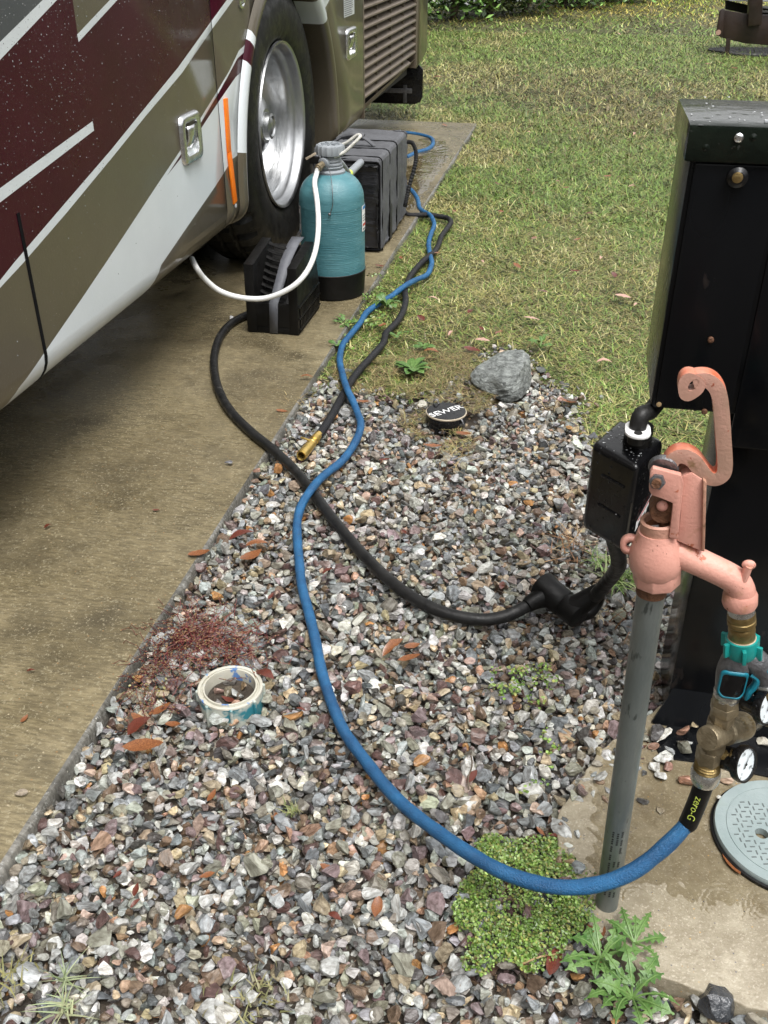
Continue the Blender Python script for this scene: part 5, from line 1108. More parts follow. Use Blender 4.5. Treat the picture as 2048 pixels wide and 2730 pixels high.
# spout
sp_ = [z5(800, 1665), z5(900, 1690), z5(1030, 1745), z5(1160, 1805), z5(1290, 1868), z5(1360, 1915), z5(1392, 1965), z5(1402, 2020)]
c_ = MB(); c_.tube(sp_, lambda t: .0165 - .0012 * math.sin(t * 3) , 28, sub=5); c_.build('spout', 'pink', hy)
fl0, fl1 = z5(1400, 1995), z5(1392, 2095); c_ = MB(); c_.lathe(fl0, fl1, [(0, .0165), (.004, .0185), (.015, .019), (.019, .0175), (.020, .015)], 36); c_.build('spout_flange', 'pink', hy)
c_ = MB(); lp = z5(1452, 1840, .915); c_.tube([lp + Vector((-.004, 0, -.022)), lp + Vector((-.001, 0, 0)), lp + Vector((.0, 0, .009))], .0075, 12, flat=.6); c_.ball(lp + Vector((0, 0, .009)), .0074, sc=(1, .6, .8)); c_.build('spout_lug', 'pink', hy)

# ------------------------------------------------------------------ valve chain under the spout
def zc_(x, y, Y=HY): return pY(1700 + x * .3163, 1400 + y * .3163, Y)
def seg(name, a, b, profr, m, par, s=32, bevel=0, rfun=None, up=None, sharp=35):
    A, B = zc_(*a), zc_(*b); L_ = (B - A).length; c_ = MB(); c_.lathe(A, B, [(t * L_, r) for t, r in profr], s, rfun=rfun, up=up); return c_.build(name, m, par, bevel=bevel, sharp=sharp)
qc = thing('quick_connector', zc_(880, 985), 'knurled brass quick connector screwed to the hydrant spout', 'hose connector')
seg('nipple', (870, 655), (875, 745), [(0, .0142), (1, .0148)], 'bright_steel', qc)
seg('collar', (875, 720), (878, 852), [(0, .0138), (.15, .0152), (.45, .0155), (.5, .0148), (.55, .0157), (.8, .0157), (.9, .014), (1, .013)], 'brass', qc)
seg('knurled_sleeve', (878, 842), (879, 990), [(0, .0135), (.1, .0145), (.25, .0148), (.3, .0143), (.9, .0145), (1, .0135)], 'brass', qc, 72, rfun=lambda k, i, r: r + (.0003 if (i % 2 and k > 2) else 0))
sp2 = thing('hose_splitter', zc_(790, 1420), 'two way hose splitter with teal nut and teal levers hanging from the hydrant', 'hose splitter')
nut = seg('swivel_nut', (880, 945), (874, 1085), [(0, .0145), (.02, .0178), (.5, .0185), (.9, .0175), (1, .0165)], 'teal', sp2, 48)
nA, nB = zc_(880, 945), zc_(874, 1085); na = (nB - nA).normalized()
for k in range(6):
    a = k * math.pi / 3 - .5; r_ = Vector((math.cos(a), math.sin(a), 0)); c_ = MB(); c_.bars(nA + na * .004 + r_ * .0195, nB - na * .002 + r_ * .0195, .0045, .009, up=r_); c_.build('lug', 'teal', nut, bevel=.0012)
c_ = MB(); c_.lathe(nA - na * .0006, nA + na, [(0, .0155), (.002, .0158)], 40); c_.build('washer', 'tan_rim', nut)
c_ = MB(); c_.tube([zc_(875, 1080), zc_(845, 1130), zc_(810, 1210), zc_(785, 1300), zc_(765, 1395)], lambda t: .0148 + .0035 * math.sin(t * math.pi), 28, sub=6); sb1 = c_.build('body', 'zinc', sp2)
c_ = MB(); c_.tube([zc_(885, 1080), zc_(940, 1110), zc_(1010, 1160), zc_(1075, 1250), zc_(1100, 1320)], lambda t: .0140 + .001 * math.sin(t * math.pi), 24, sub=6); c_.build('body', 'zinc', sp2)
# teal rubber grip round a black window
gc = zc_(785, 1265, HY - .0145); ax_ = (zc_(820, 1150) - zc_(760, 1390)).normalized(); sx_ = ax_.cross(Vector((0, 1, 0))).normalized() * -1
def rrect(w, h, r, off, bend=.0200, n=6):
    o = []
    for (a, b, a0) in ((1, 1, 0), (-1, 1, 90), (-1, -1, 180), (1, -1, 270)):
        for k in range(n + 1):
            t = R(a0 + 90 * k / n); u, v = a * (w - r) + r * math.cos(t), b * (h - r) + r * math.sin(t)
            an = u / bend; o.append(zc_(790, 1265) + sx_ * (math.sin(an) * (bend + off)) + ax_ * v - Vector((0, 1, 0)) * (math.cos(an) * (bend + off)))
    return o
ra, rb_ = rrect(.0175, .0205, .009, .0006), rrect(.0138, .0165, .008, .0016); n = len(ra); c_ = MB(); c_.add(ra + rb_, [(i, (i + 1) % n, n + (i + 1) % n, n + i) for i in range(n)]); go = c_.build('grip', 'teal_blue', sb1); go.modifiers.new('t', 'SOLIDIFY').thickness = .001
rc_ = rrect(.0138, .0165, .008, .0010); c_ = MB(); cen = sum(rc_, Vector()) / n - Vector((0, .006, 0)) * .8; c_.add(rc_ + [cen], [(i, (i + 1) % n, n) for i in range(n)]); c_.build('window', 'black_gloss', sb1, sharp=80)
def lever(pivot, tip, wdt, label=None):
    A, B = zc_(*pivot), zc_(*tip); c_ = MB(); st0 = A + Vector((-.012, .008, .006)); c_.lathe(st0, A + Vector((.004, -.006, 0)), [(0, .0085), (.006, .0075), (.012, .0075)], 18); p_ = c_.build('valve_stem', 'black_plastic', sp2)
    c_ = MB(); c_.tube([A + Vector((-.005, -.004, .006)), A + Vector((.003, -.006, .001)), A.lerp(B, .35) + Vector((.002, -.006, 0)), A.lerp(B, .6) + Vector((-.001, -.006, 0)), B + Vector((0, -.004, 0))], lambda t: wdt * (1 - .12 * t), 12, sub=6, flat=.55); c_.build('lever', 'teal_blue', sp2)
lever((985, 1255), (915, 1455), .0085); lever((1085, 1190), (1180, 1260), .0085)
seg('outlet_ring', (762, 1375), (752, 1465), [(0, .0150), (.2, .0158), (.6, .0156), (.7, .0145), (.85, .015), (1, .0138)], 'bright_steel', sp2)
seg('outlet_ring', (1090, 1300), (1100, 1345), [(0, .0150), (.3, .0165), (1, .0155)], 'bright_steel', sp2)
pr1 = thing('pressure_regulator', zc_(570, 2060), 'bronze water pressure regulator with white dial gauge above the blue hose end', 'pressure regulator')
seg('hex_nut', (748, 1440), (738, 1505), [(0, .0160), (1, .0166)], 'brass_dull', pr1, 6, .0012); seg('hex_nut', (738, 1500), (728, 1570), [(0, .0172), (1, .0172)], 'brass_dull', pr1, 6, .0012, up=Vector((.5, 1, 0)))
seg('hex_nut', (722, 1560), (705, 1655), [(0, .0142), (1, .0150)], 'brass_dull', pr1, 6, .0012, up=Vector((.2, 1, 0)))
bA, bB = zc_(585, 1800, .895), zc_(905, 1680, .965); dl = (bB - bA); Lr = dl.length
c_ = MB(); c_.lathe(bA, bB, [(0, .0), (0, .0135), (.0025, .0150), (.012, .0155), (Lr * .42, .0145), (Lr * .45, .0168), (Lr * .5, .0165), (Lr * .86, .0185), (Lr * .93, .0180), (Lr * .97, .015), (Lr, .014)], 44, caps=False); rb0 = c_.build('body', 'brass_dull', pr1, sharp=30)
c_ = MB(); c_.lathe(bB - dl.normalized() * .004, bB + dl, [(0, .0125), (.028, .0125), (.031, .011), (.031, 0)], 24, caps=False); c_.build('adjusting_knob', 'black_gloss', pr1)
seg('body_port', (690, 1640), (640, 1880), [(0, .0135), (.5, .0138), (1, .0135)], 'brass_dull', pr1)
for k_, (txt, uu) in enumerate((('LEAD', .72), ('FREE', .90))):
    tm = text_mesh(txt, .0085); tm.materials.append(M['brass']); d_ = dl.normalized(); mid = bA + dl * (uu - .04); nr = (CO - mid).normalized(); nr = (nr - d_ * nr.dot(d_)).normalized(); circ = nr.cross(d_)
    for v_ in tm.vertices:
        an = v_.co.x / .019; yy_ = v_.co.y; v_.co = (.0188 * math.sin(an), yy_, .0188 * math.cos(an))
    to = link('lettering', tm, rb0); to.matrix_basis = Matrix.Translation(mid - pr1.location) @ Matrix((circ * -1, d_, nr)).transposed().to_4x4()
    to.matrix_basis = Matrix.Translation(mid - pr1.location) @ Matrix((circ, d_ * -1, nr)).transposed().to_4x4()
seg('hex_nut', (612, 1880), (595, 1985), [(0, .0162), (1, .0166)], 'brass_dull', pr1, 6, .0012, up=Vector((.3, 1, 0)))
seg('thread', (597, 1978), (582, 2060), [(0, .0145), (.1, .0155), (.2, .014), (.3, .0158), (.45, .0142), (.55, .016), (.7, .0148), (.85, .0165), (1, .0155)], 'brass', pr1)
seg('hose_collar', (582, 2045), (562, 2160), [(0, .0150), (.15, .0178), (.4, .0185), (.8, .0178), (.95, .0165), (1, .012)], 'bright_steel', pr1, 24)
gA = zc_(690, 1935, HY); gB = zc_(800, 1955, HY - .004); c_ = MB(); c_.lathe(gA, gB, [(0, .0075), (.012, .0075), (.013, .0092), ((gB - gA).length, .0092)], 6); c_.build('gauge_stem', 'brass', pr1, bevel=.0006)
def gauge(c, nrm, r, dep, par):
    nrm = nrm.normalized(); c_ = MB(); c_.lathe(c - nrm * dep, c + nrm, [(0, r * .55), (.002, r * .62), (dep - .013, r * .66), (dep - .009, r * .94), (dep - .002, r), (dep + .001, r * .98), (dep + .001, r * .86), (dep - .002, r * .85)], 48, caps=False); g_ = c_.build('gauge_case', 'black_gloss', par)
    c_ = MB(); c_.lathe(c - nrm * .002, c + nrm, [(0, r * .86), (.0004, r * .86)], 48); d_ = c_.build('dial', 'dial', g_)
    x_ = nrm.cross(Vector((0, 0, 1))).normalized() * -1; y_ = nrm.cross(x_) * 1; y_ = y_ if y_.z > 0 else -y_; x_ = y_.cross(nrm)
    c_ = MB(); o_ = c - nrm * .0010
    for k in range(21):
        a = R(225 - 270 * k / 20); d2 = x_ * math.cos(a) + y_ * math.sin(a); l = .78 if k % 5 else .70; sd2 = nrm.cross(d2); w_ = .0003 if k % 5 else .0005
        p0, p1 = o_ + d2 * r * l, o_ + d2 * r * .83; c_.add([p0 - sd2 * w_, p0 + sd2 * w_, p1 + sd2 * w_, p1 - sd2 * w_], [(0, 1, 2, 3)])
    c_.build('scale_marks', 'print', d_)
    a = R(40); d2 = x_ * math.cos(a) + y_ * math.sin(a); sd2 = nrm.cross(d2); o2 = c + nrm * .0002; c_ = MB(); c_.add([o2 - d2 * r * .25 - sd2 * .0012, o2 - d2 * r * .25 + sd2 * .0012, o2 + d2 * r * .7], [(0, 1, 2)]); c_.lathe(o2, o2 + nrm, [(0, .0018), (.0006, .0018)], 10); c_.build('needle', 'print', d_)
    for k, (tx) in enumerate(('0', '50', '100', '150', '200')):
        a = R(225 - 270 * k / 4); tmm = text_mesh(tx, r * .2); tmm.materials.append(M['print']); t_ = link('numeral', tmm, d_); t_.matrix_basis = Matrix.Translation(o_ + (x_ * math.cos(a) + y_ * math.sin(a)) * r * .56 - root_loc(par)) @ Matrix((x_, y_, nrm)).transposed().to_4x4()
    c_ = MB(); c_.lathe(c + nrm * .0014, c + nrm, [(0, r * .85), (.0003, r * .85)], 40); 
gauge(zc_(915, 2018, HY - .012), Vector((.78, -.62, .35)), .0235, .034, pr1)
pr2 = thing('pressure_regulator', zc_(1130, 1500), 'second regulator with a black gauge hanging at the right edge from the other splitter outlet', 'pressure regulator')
seg('adapter', (1100, 1330), (1108, 1420), [(0, .015), (.3, .0165), (.8, .016), (1, .013)], 'brass', pr2); seg('body_port', (1108, 1415), (1120, 1640), [(0, .013), (1, .013)], 'brass_dull', pr2)
gauge(zc_(1112, 1530, HY - .016), Vector((.72, -.6, .25)), .0235, .032, pr2)

# ------------------------------------------------------------------ round utility cover
uc = Vector((.4035, 1.088, PADZ)); UR = .1045
uco = thing('utility_cover', uc, 'round grey green plastic utility box lid with raised tread bars set in the pad', 'utility cover')
c_ = MB(); c_.lathe(uc, uc + Vector((0, 0, 1)), [(-.05, UR * .97), (.0, UR * 1.03), (.006, UR * 1.035), (.007, UR * 1.0), (.003, UR * .99)], 80, caps=False); c_.build('box_rim', 'black_plastic', uco, sharp=40)
c_ = MB(); n = 80; zt_ = .0145; hc = Vector((pZ(2031, 2222, PADZ + zt_).x, pZ(2031, 2222, PADZ + zt_).y, 0)); hr = .0098; vs = []
for k in range(n):
    a = 2 * math.pi * k / n; d_ = Vector((math.cos(a), math.sin(a), 0))
    vs += [uc + d_ * UR * .985 + Vector((0, 0, .002)), uc + d_ * UR + Vector((0, 0, .010)), uc + d_ * UR * .985 + Vector((0, 0, zt_)), uc + d_ * UR * .84 + Vector((0, 0, zt_)), uc + d_ * UR * .835 + Vector((0, 0, zt_ - .0012)), uc + d_ * UR * .825 + Vector((0, 0, zt_ - .0012)), uc + d_ * UR * .82 + Vector((0, 0, zt_))]
    hd_ = Vector((hc.x, hc.y, uc.z + zt_)) + d_ * hr; vs += [hd_, hd_ - Vector((0, 0, .012))]
fs = []
for k in range(n):
    a, b = 9 * k, 9 * ((k + 1) % n)
    for j in range(8): fs.append((a + j, b + j, b + j + 1, a + j + 1))
c_.add(vs, fs); lid = c_.build('lid', 'cover', uco, sharp=40)
c_ = MB(); c_.lathe(Vector((hc.x, hc.y, uc.z - .004)), Vector((hc.x, hc.y, 1)), [(0, .02), (.001, .02)], 20); c_.build('lid_socket', 'grey_print', uco)
for i in range(-8, 9):
    for j in range(-8, 9):
        p_ = Vector((uc.x + i * .0105 + (.005 if j % 2 else 0), uc.y + j * .0095, uc.z + zt_)); 
        if (p_ - uc).length > UR * .76 or (p_.xy - hc.xy).length < .017 or j > 5: continue
        if p_.x > .47: continue
        a = R(12) if (i + j) % 2 else R(102); d_ = Vector((math.cos(a), math.sin(a), 0)); c_ = MB(); c_.bars(p_ - d_ * .0036, p_ + d_ * .0036, .0017, .0014); c_.build('tread_bar', 'cover_dark', lid)

# ------------------------------------------------------------------ plants
def leaflets(n, reg, zf, sz, cols, name, label, cat='ground cover', xr=(0, 1), yr=(0, 1)):
    x = rng.uniform(*xr, n); y = rng.uniform(*yr, n); k = reg(x, y); x, y = x[k], y[k]; n = len(x); z = zf(x, y) * rng.uniform(.35, 1, n) ** .6
    s = sz * rng.uniform(.6, 1.3, n); a = rng.uniform(0, 2 * np.pi, n); tx = rng.normal(0, .5, n); ty = rng.normal(0, .5, n)
    base = np.array([(-.1, 0, 0), (.3, .42, .12), (.75, .40, .1), (1.05, 0, -.05), (.75, -.40, .1), (.3, -.42, .12), (.5, 0, 0)]); Fb = np.array([(6, 0, 5), (6, 5, 4), (6, 4, 3), (6, 3, 2), (6, 2, 1), (6, 1, 0)])
    Rm_ = rotm(n) ; Vv = np.einsum('nij,nvj->nvi', Rm_, base[None] * s[:, None, None]) + np.stack([x, y, z], 1)[:, None]
    c = cols[rng.integers(0, len(cols), n)] * np.exp(rng.normal(0, .22, n))[:, None]
    c = c * (.5 + .5 * np.clip(z / (zf(x, y) + 1e-4), 0, 1))[:, None] ** .0
    me = fast_mesh(name, Vv.reshape(-1, 3), (Fb[None] + (np.arange(n) * 7)[:, None, None]).reshape(-1, 3), np.repeat(c, 7, 0), ['clover'])
    return tag(link(name, me), label, cat, kind='stuff')
CW = np.array([(.12, .21, .035), (.16, .26, .05), (.075, .14, .022), (.22, .31, .09), (.22, .23, .06)])
PATCH = gp([(1275, 2260), (1340, 2235), (1420, 2225), (1480, 2240), (1530, 2300), (1575, 2330), (1590, 2400), (1560, 2450), (1570, 2510), (1500, 2540), (1480, 2590), (1420, 2620), (1370, 2590), (1290, 2620), (1235, 2590), (1240, 2500), (1215, 2430), (1215, 2360), (1275, 2330)])
pcx, pcy = np.mean([p[0] for p in PATCH]), np.mean([p[1] for p in PATCH])
def preg(x, y): return inpoly(x + .03 * (vnoise(x, y, 30) - .5), y + .03 * (vnoise(y, x, 30) - .5), PATCH) & (rng.random(len(x)) < .12 + 1.25 * vnoise(x, y, 34))
leaflets(34000, preg, lambda x, y: .006 + .024 * np.clip(fbm(x, y, 18) * 1.6 - .3, .1, 1) * np.clip(1.3 - np.hypot((x - pcx) / .13, (y - pcy) / .13), .15, 1), .0043, CW * .88, 'chickweed', 'dense bright green chickweed patch under the blue hose beside the standpipe', xr=(-.1, .2), yr=(.75, 1.15))
P2 = gp([(1300, 1850), (1360, 1800), (1440, 1780), (1480, 1820), (1480, 1880), (1420, 1910), (1330, 1900)])
def preg2(x, y): return (inpoly(x + .05 * (vnoise(x, y, 30) - .5), y + .05 * (vnoise(y, x, 30) - .5), P2) & (vnoise(x, y, 45) > .38))
leaflets(5200, preg2, lambda x, y: .012 + .02 * vnoise(x, y, 30), .0058, CW, 'chickweed', 'small loose green weed patch in the gravel left of the standpipe', xr=(-.2, .2), yr=(1.2, 1.6))
P3_ = gp([(1440, 1960), (1480, 1950), (1490, 2010), (1450, 2140), (1400, 2180), (1370, 2160), (1430, 2060)])
def preg3(x, y): return inpoly(x, y, P3_) & (vnoise(x, y, 60) > .62)
leaflets(3500, preg3, lambda x, y: .010 + .012 * vnoise(x, y, 30), .005, CW, 'chickweed', 'scattered tiny green sprigs in the gravel above the big green patch', xr=(-.1, .2), yr=(.95, 1.4))
P4 = gp([(855, 880), (960, 840), (1060, 740), (1040, 820), (1000, 860), (920, 930)]); 
def preg4(x, y): return inpoly(x + .1 * (vnoise(x, y, 12) - .5), y + .1 * (vnoise(y, x, 12) - .5), gp([(900, 900), (960, 830), (1010, 720), (1060, 730), (1090, 800), (1010, 900), (930, 960)])) & (vnoise(x, y, 20) > .5)
leaflets(6500, preg4, lambda x, y: .008 + .015 * vnoise(x, y, 30), .010, CW * .9, 'clover', 'low green clover along the slab edge between the hoses', xr=(-.9, -.3), yr=(2.6, 4.2))

def leaf_mesh(L_, W_, lobes, jag=.5, bend=.3, seedv=0):
    rr = random.Random(seedv); n = 26; vs = []; lobe_ = [rr.uniform(.55, 1.25) for _ in range(12)]
    for i in range(n + 1):
        t = i / n; w_ = W_ * (.12 + .88 * math.sin(min(1, t * 1.02) ** 1.5 * math.pi) ** .8) * (1 - .0 * t)
        if lobes: w_ *= lobe_[min(len(lobe_) - 1, int(t * lobes))] * (.30 + 1.15 * (1 - ((t * lobes) % 1.0)) * (.6 + .6 * t)) if t > .2 else .22
        z = bend * L_ * math.sin(t * math.pi * .75) * .5 - .1 * L_ * t * t
        vs += [(t * L_, w_ * rr.uniform(.85, 1.1) - .12 * w_ * lobes * 0, z + .12 * w_), (t * L_ + (.03 * L_ if lobes else 0), 0, z), (t * L_, -w_ * rr.uniform(.85, 1.1), z + .12 * w_)]
    fs = []
    for i in range(n): a = 3 * i; fs += [(a, a + 3, a + 4, a + 1), (a + 1, a + 4, a + 5, a + 2)]
    return vs, fs
def rosette(px, py, label, nl, L0, W0, lobes, m='weed_leaf', z=.0, seedv=1, angs=None, cat='weed', name='dandelion', bend=.3, jag=.55):
    c = pZ(px, py, z); t = thing(name, c, label, cat); rr = random.Random(seedv)
    for k in range(nl):
        a = (angs[k] if angs else 360 * k / nl + rr.uniform(-16, 16)); L_ = L0 * rr.uniform(.7, 1.12)
        vs, fs = leaf_mesh(L_, W0 * rr.uniform(.8, 1.15), lobes, jag, bend * rr.uniform(.6, 1.5), rr.random())
        Mx = Matrix.Translation(c + Vector((0, 0, .004))) @ Matrix.Rotation(R(a), 4, 'Z') @ Matrix.Rotation(R(-rr.uniform(5, 22)), 4, 'Y') @ Matrix.Rotation(R(rr.uniform(-25, 25)), 4, 'X')
        mb = MB(); mb.add([Mx @ Vector(v) for v in vs], fs); lo = mb.build('leaf', m, t, sharp=80)
        rb = MB(); rb.tube([Mx @ (Vector(vs[3 * i + 1]) + Vector((0, 0, .0008))) for i in (0, 6, 12, 18, 23)], lambda u: .0016 * (1.2 - u), 6, sub=3); rb.build('midrib', 'weed_rib', lo)
    return t
rosette(1685, 2665, 'big dandelion with jagged leaves in the gravel below the pad corner', 15, .062, .0085, 5, seedv=3, bend=.5, z=.008)
rosette(1600, 2560, 'dandelion with a brown leaf in it between the green patch and the standpipe foot', 11, .055, .008, 5, seedv=6, bend=.5, z=.008)
rosette(1690, 2520, 'dandelion leaves at the pad corner just below the standpipe', 6, .05, .0085, 6, seedv=9, z=.016, angs=[20, 65, 110, 150, -40, 88])
rosette(1100, 990, 'broad leaved rosette weed at the top edge of the gravel', 10, .062, .017, 0, seedv=12, name='plantain', cat='weed')
rosette(1128, 930, 'small leafy weed in the grass above the broad leaved rosette', 6, .045, .009, 0, seedv=14, name='broadleaf_weed')
rosette(1440, 930, 'pair of upright green sprigs behind the grey rock', 6, .06, .008, 3, seedv=15, name='broadleaf_weed', bend=.8)
rosette(1033, 822, 'broad green leaves poking out under the blue hose', 6, .06, .017, 0, seedv=16, name='broadleaf_weed', bend=.7)
rosette(915, 868, 'low green weed on the slab edge left of the blue hose', 7, .05, .010, 3, seedv=17, name='broadleaf_weed')
rosette(900, 925, 'tiny green sprout at the slab edge beside the blue hose', 5, .035, .009, 0, seedv=18, name='broadleaf_weed')
rosette(1060, 900, 'pale green leaf sprig right beside the black hose', 4, .045, .009, 0, seedv=19, name='broadleaf_weed')
# tufts of long grass
def tuft(px, py, label, n, L0, cols, m='grass', z=0, seedv=1, spread=.02, cat='grass tuft', name='grass_tuft', w0=.0022):
    r_ = np.random.default_rng(seedv); c = pZ(px, py, z); V = []; F = []; C = []
    for k in range(n):
        a = r_.uniform(0, 2 * np.pi); e = r_.uniform(.15, 1.2); L_ = L0 * r_.uniform(.5, 1.2); b = np.array([c.x + r_.normal(0, spread), c.y + r_.normal(0, spread), z]); d = np.array([np.cos(a), np.sin(a)]); s_ = np.array([-d[1], d[0]]); i0 = len(V); w_ = w0 * r_.uniform(.6, 1.3)
        for j in range(5):
            t = j / 4; h = L_ * t * np.sin(e) * (1 - .45 * t); f_ = L_ * t * np.cos(e); ww_ = w_ * (1 - t * .95)
            for sg_ in (1, -1): V.append([b[0] + d[0] * f_ + s_[0] * ww_ * sg_, b[1] + d[1] * f_ + s_[1] * ww_ * sg_, b[2] + h])
        for j in range(4): F.append((i0 + 2 * j, i0 + 2 * j + 1, i0 + 2 * j + 3, i0 + 2 * j + 2))
        cc = np.array(cols[r_.integers(0, len(cols))]) * r_.uniform(.75, 1.25); C += [cc] * 10
    me = fast_mesh(name, np.array(V), np.array(F), np.array(C), [m]); o = link(name, me); me.transform(Matrix.Translation(-c)); o.location = c
    return tag(o, label, cat)
GC = [(.13, .22, .05), (.2, .3, .09), (.3, .36, .14)]; DC = [(.35, .2, .09), (.26, .12, .05), (.42, .3, .16), (.16, .08, .04)]
tuft(1655, 1545, 'bright green grass tuft behind the plug near the standpipe', 70, .075, GC, seedv=2)
tuft(1600, 1500, 'short green grass tuft under the surge protector box', 30, .05, GC, seedv=3)
tuft(1520, 1460, 'clump of dry rusty pine needles on the gravel left of the surge protector', 60, .075, DC, seedv=4, spread=.03, cat='dry needles', name='dry_needles', w0=.0013)
tuft(1690, 1660, 'dry brown stalks on the gravel beside the plug', 24, .06, DC, seedv=5, spread=.03, cat='dry needles', name='dry_needles', w0=.0012)
tuft(170, 2690, 'pale spiky grass sprig in the gravel at the bottom left', 26, .05, [(.3, .36, .2), (.36, .38, .22)], seedv=6, spread=.006, w0=.0016)
tuft(175, 2610, 'thin pale grass sprig above the bottom left one', 18, .05, [(.3, .34, .2), (.2, .25, .12)], seedv=7, spread=.003, w0=.0014)
tuft(40, 2600, 'low mossy sprig at the left edge of the gravel', 40, .035, [(.2, .2, .08), (.27, .25, .1)], seedv=8, spread=.014, w0=.0014)
tuft(780, 2160, 'small dull green sprig in the gravel left of the blue hose', 40, .022, [(.14, .17, .06), (.2, .2, .09)], seedv=9, spread=.005, w0=.0018)
tuft(690, 2660, 'dull mossy sprig among the stones at the bottom middle', 60, .025, [(.16, .16, .07), (.24, .22, .11)], seedv=10, spread=.022, w0=.0016)
tuft(800, 1075, 'wisp of dry straw where the slab edge meets the gravel', 26, .07, [(.5, .4, .2), (.4, .3, .15)], seedv=11, spread=.03, cat='dry straw', name='dry_straw', w0=.0011)
tuft(1215, 1235, 'wisp of dry straw on the gravel below the sewer cap', 26, .06, [(.45, .34, .17), (.3, .2, .1)], seedv=12, spread=.035, cat='dry straw', name='dry_straw', w0=.0011)
tuft(1470, 1090, 'dry stems in the gravel right of the grey rock', 40, .05, [(.42, .33, .17), (.3, .2, .1)], seedv=13, spread=.04, cat='dry straw', name='dry_straw', w0=.0011)
# red stemmed weed
rw = thing('spurge', pZ(560, 1700, 0), 'sprawling red stemmed weed on the gravel above the pipe ring', 'weed'); r_ = random.Random(5)
def sprawl(cx_, cy_, n, L0, name, par):
    mb = MB(); lf = MB(); c0 = pZ(cx_, cy_, .006)
    for k in range(n):
        a = r_.uniform(0, 2 * math.pi); p = c0 + Vector((r_.gauss(0, .03), r_.gauss(0, .035), 0)); pts = [p.copy()]; aa = a
        for j in range(5):
            aa += r_.uniform(-.6, .6); p = p + Vector((math.cos(aa), math.sin(aa), 0)) * L0 / 5 * r_.uniform(.6, 1.2); p.z = .004 + r_.uniform(0, .018); pts.append(p.copy())
            if r_.random() < .9:
                q = p + Vector((r_.uniform(-.002, .002), r_.uniform(-.002, .002), .001)); s_ = r_.uniform(.0015, .003); ab = r_.uniform(0, 6.3); u_ = Vector((math.cos(ab), math.sin(ab), .2)) * s_; v_ = Vector((-math.sin(ab), math.cos(ab), .1)) * s_ * .6; lf.add([q - u_, q - v_, q + u_, q + v_], [(0, 1, 2, 3)])
        mb.tube(pts, .0007, 3, sub=1, cap=False)
    a_ = mb.build(name, 'red_stem', par); a_['kind'] = 'stuff'; b_ = lf.build('leaflet', mat('red_leaflet', (.2, .06, .05), (.2, .17, .06), 200, .5), a_); b_['kind'] = 'stuff'
sprawl(520, 1690, 130, .075, 'stem', rw); sprawl(640, 1725, 80, .07, 'stem', rw); sprawl(450, 1760, 70, .06, 'stem', rw); sprawl(400, 1880, 30, .045, 'stem', rw)
leaflets(1400, lambda x, y: inpoly(x, y, gp([(350, 1800), (440, 1760), (450, 1840), (400, 1900), (350, 1880)])), lambda x, y: .012 + 0 * x, .004, np.array([(.17, .15, .05), (.22, .2, .08), (.12, .07, .04)]), 'moss', 'brownish green moss on the gravel at the slab edge', xr=(-.75, -.5), yr=(1.0, 1.5))

# ------------------------------------------------------------------ fallen leaves
def dead_leaf_mesh(seedv, m, L=1., W=.3):
    rr = random.Random(seedv); n = 9; vs = []; curl = rr.uniform(-.5, .6); fold = rr.uniform(.15, .5); k_ = rr.uniform(-.3, .3)
    for i in range(n + 1):
        t = i / n; w_ = W * math.sin(math.pi * min(1, t * 1.0) ** .9) ** .8 * rr.uniform(.9, 1.08) + .004; z = curl * .25 * math.sin(t * math.pi) ; y0 = k_ * .3 * t * t
        vs += [(t, y0 + w_, z + fold * w_ * rr.uniform(.7, 1.2)), (t, y0, z), (t, y0 - w_, z + fold * w_ * rr.uniform(.6, 1.2))]
    fs = []
    for i in range(n): a = 3 * i; fs += [(a, a + 3, a + 4, a + 1), (a + 1, a + 4, a + 5, a + 2)]
    me = bpy.data.meshes.new('leaf'); me.from_pydata(vs, [], fs); me.materials.append(M[m]); 
    for p in me.polygons: p.use_smooth = True
    return me
LM = {m: [dead_leaf_mesh(i * 7 + j, m, W=.16 + .04 * (i % 3)) for i in range(5)] for j, m in enumerate(('leaf_orange', 'leaf_dark', 'leaf_pale'))}
def dleaf(px, py, L_, ang, m, label, grp=None, z=.012, k=0, tilt=.15):
    o = link('fallen_leaf', LM[m][k % 5]); o.location = pZ(px, py, z); o.rotation_euler = (random.uniform(-tilt, tilt), random.uniform(-tilt, tilt), R(ang)); o.scale = (L_,) * 3
    return tag(o, label, 'leaf', grp)
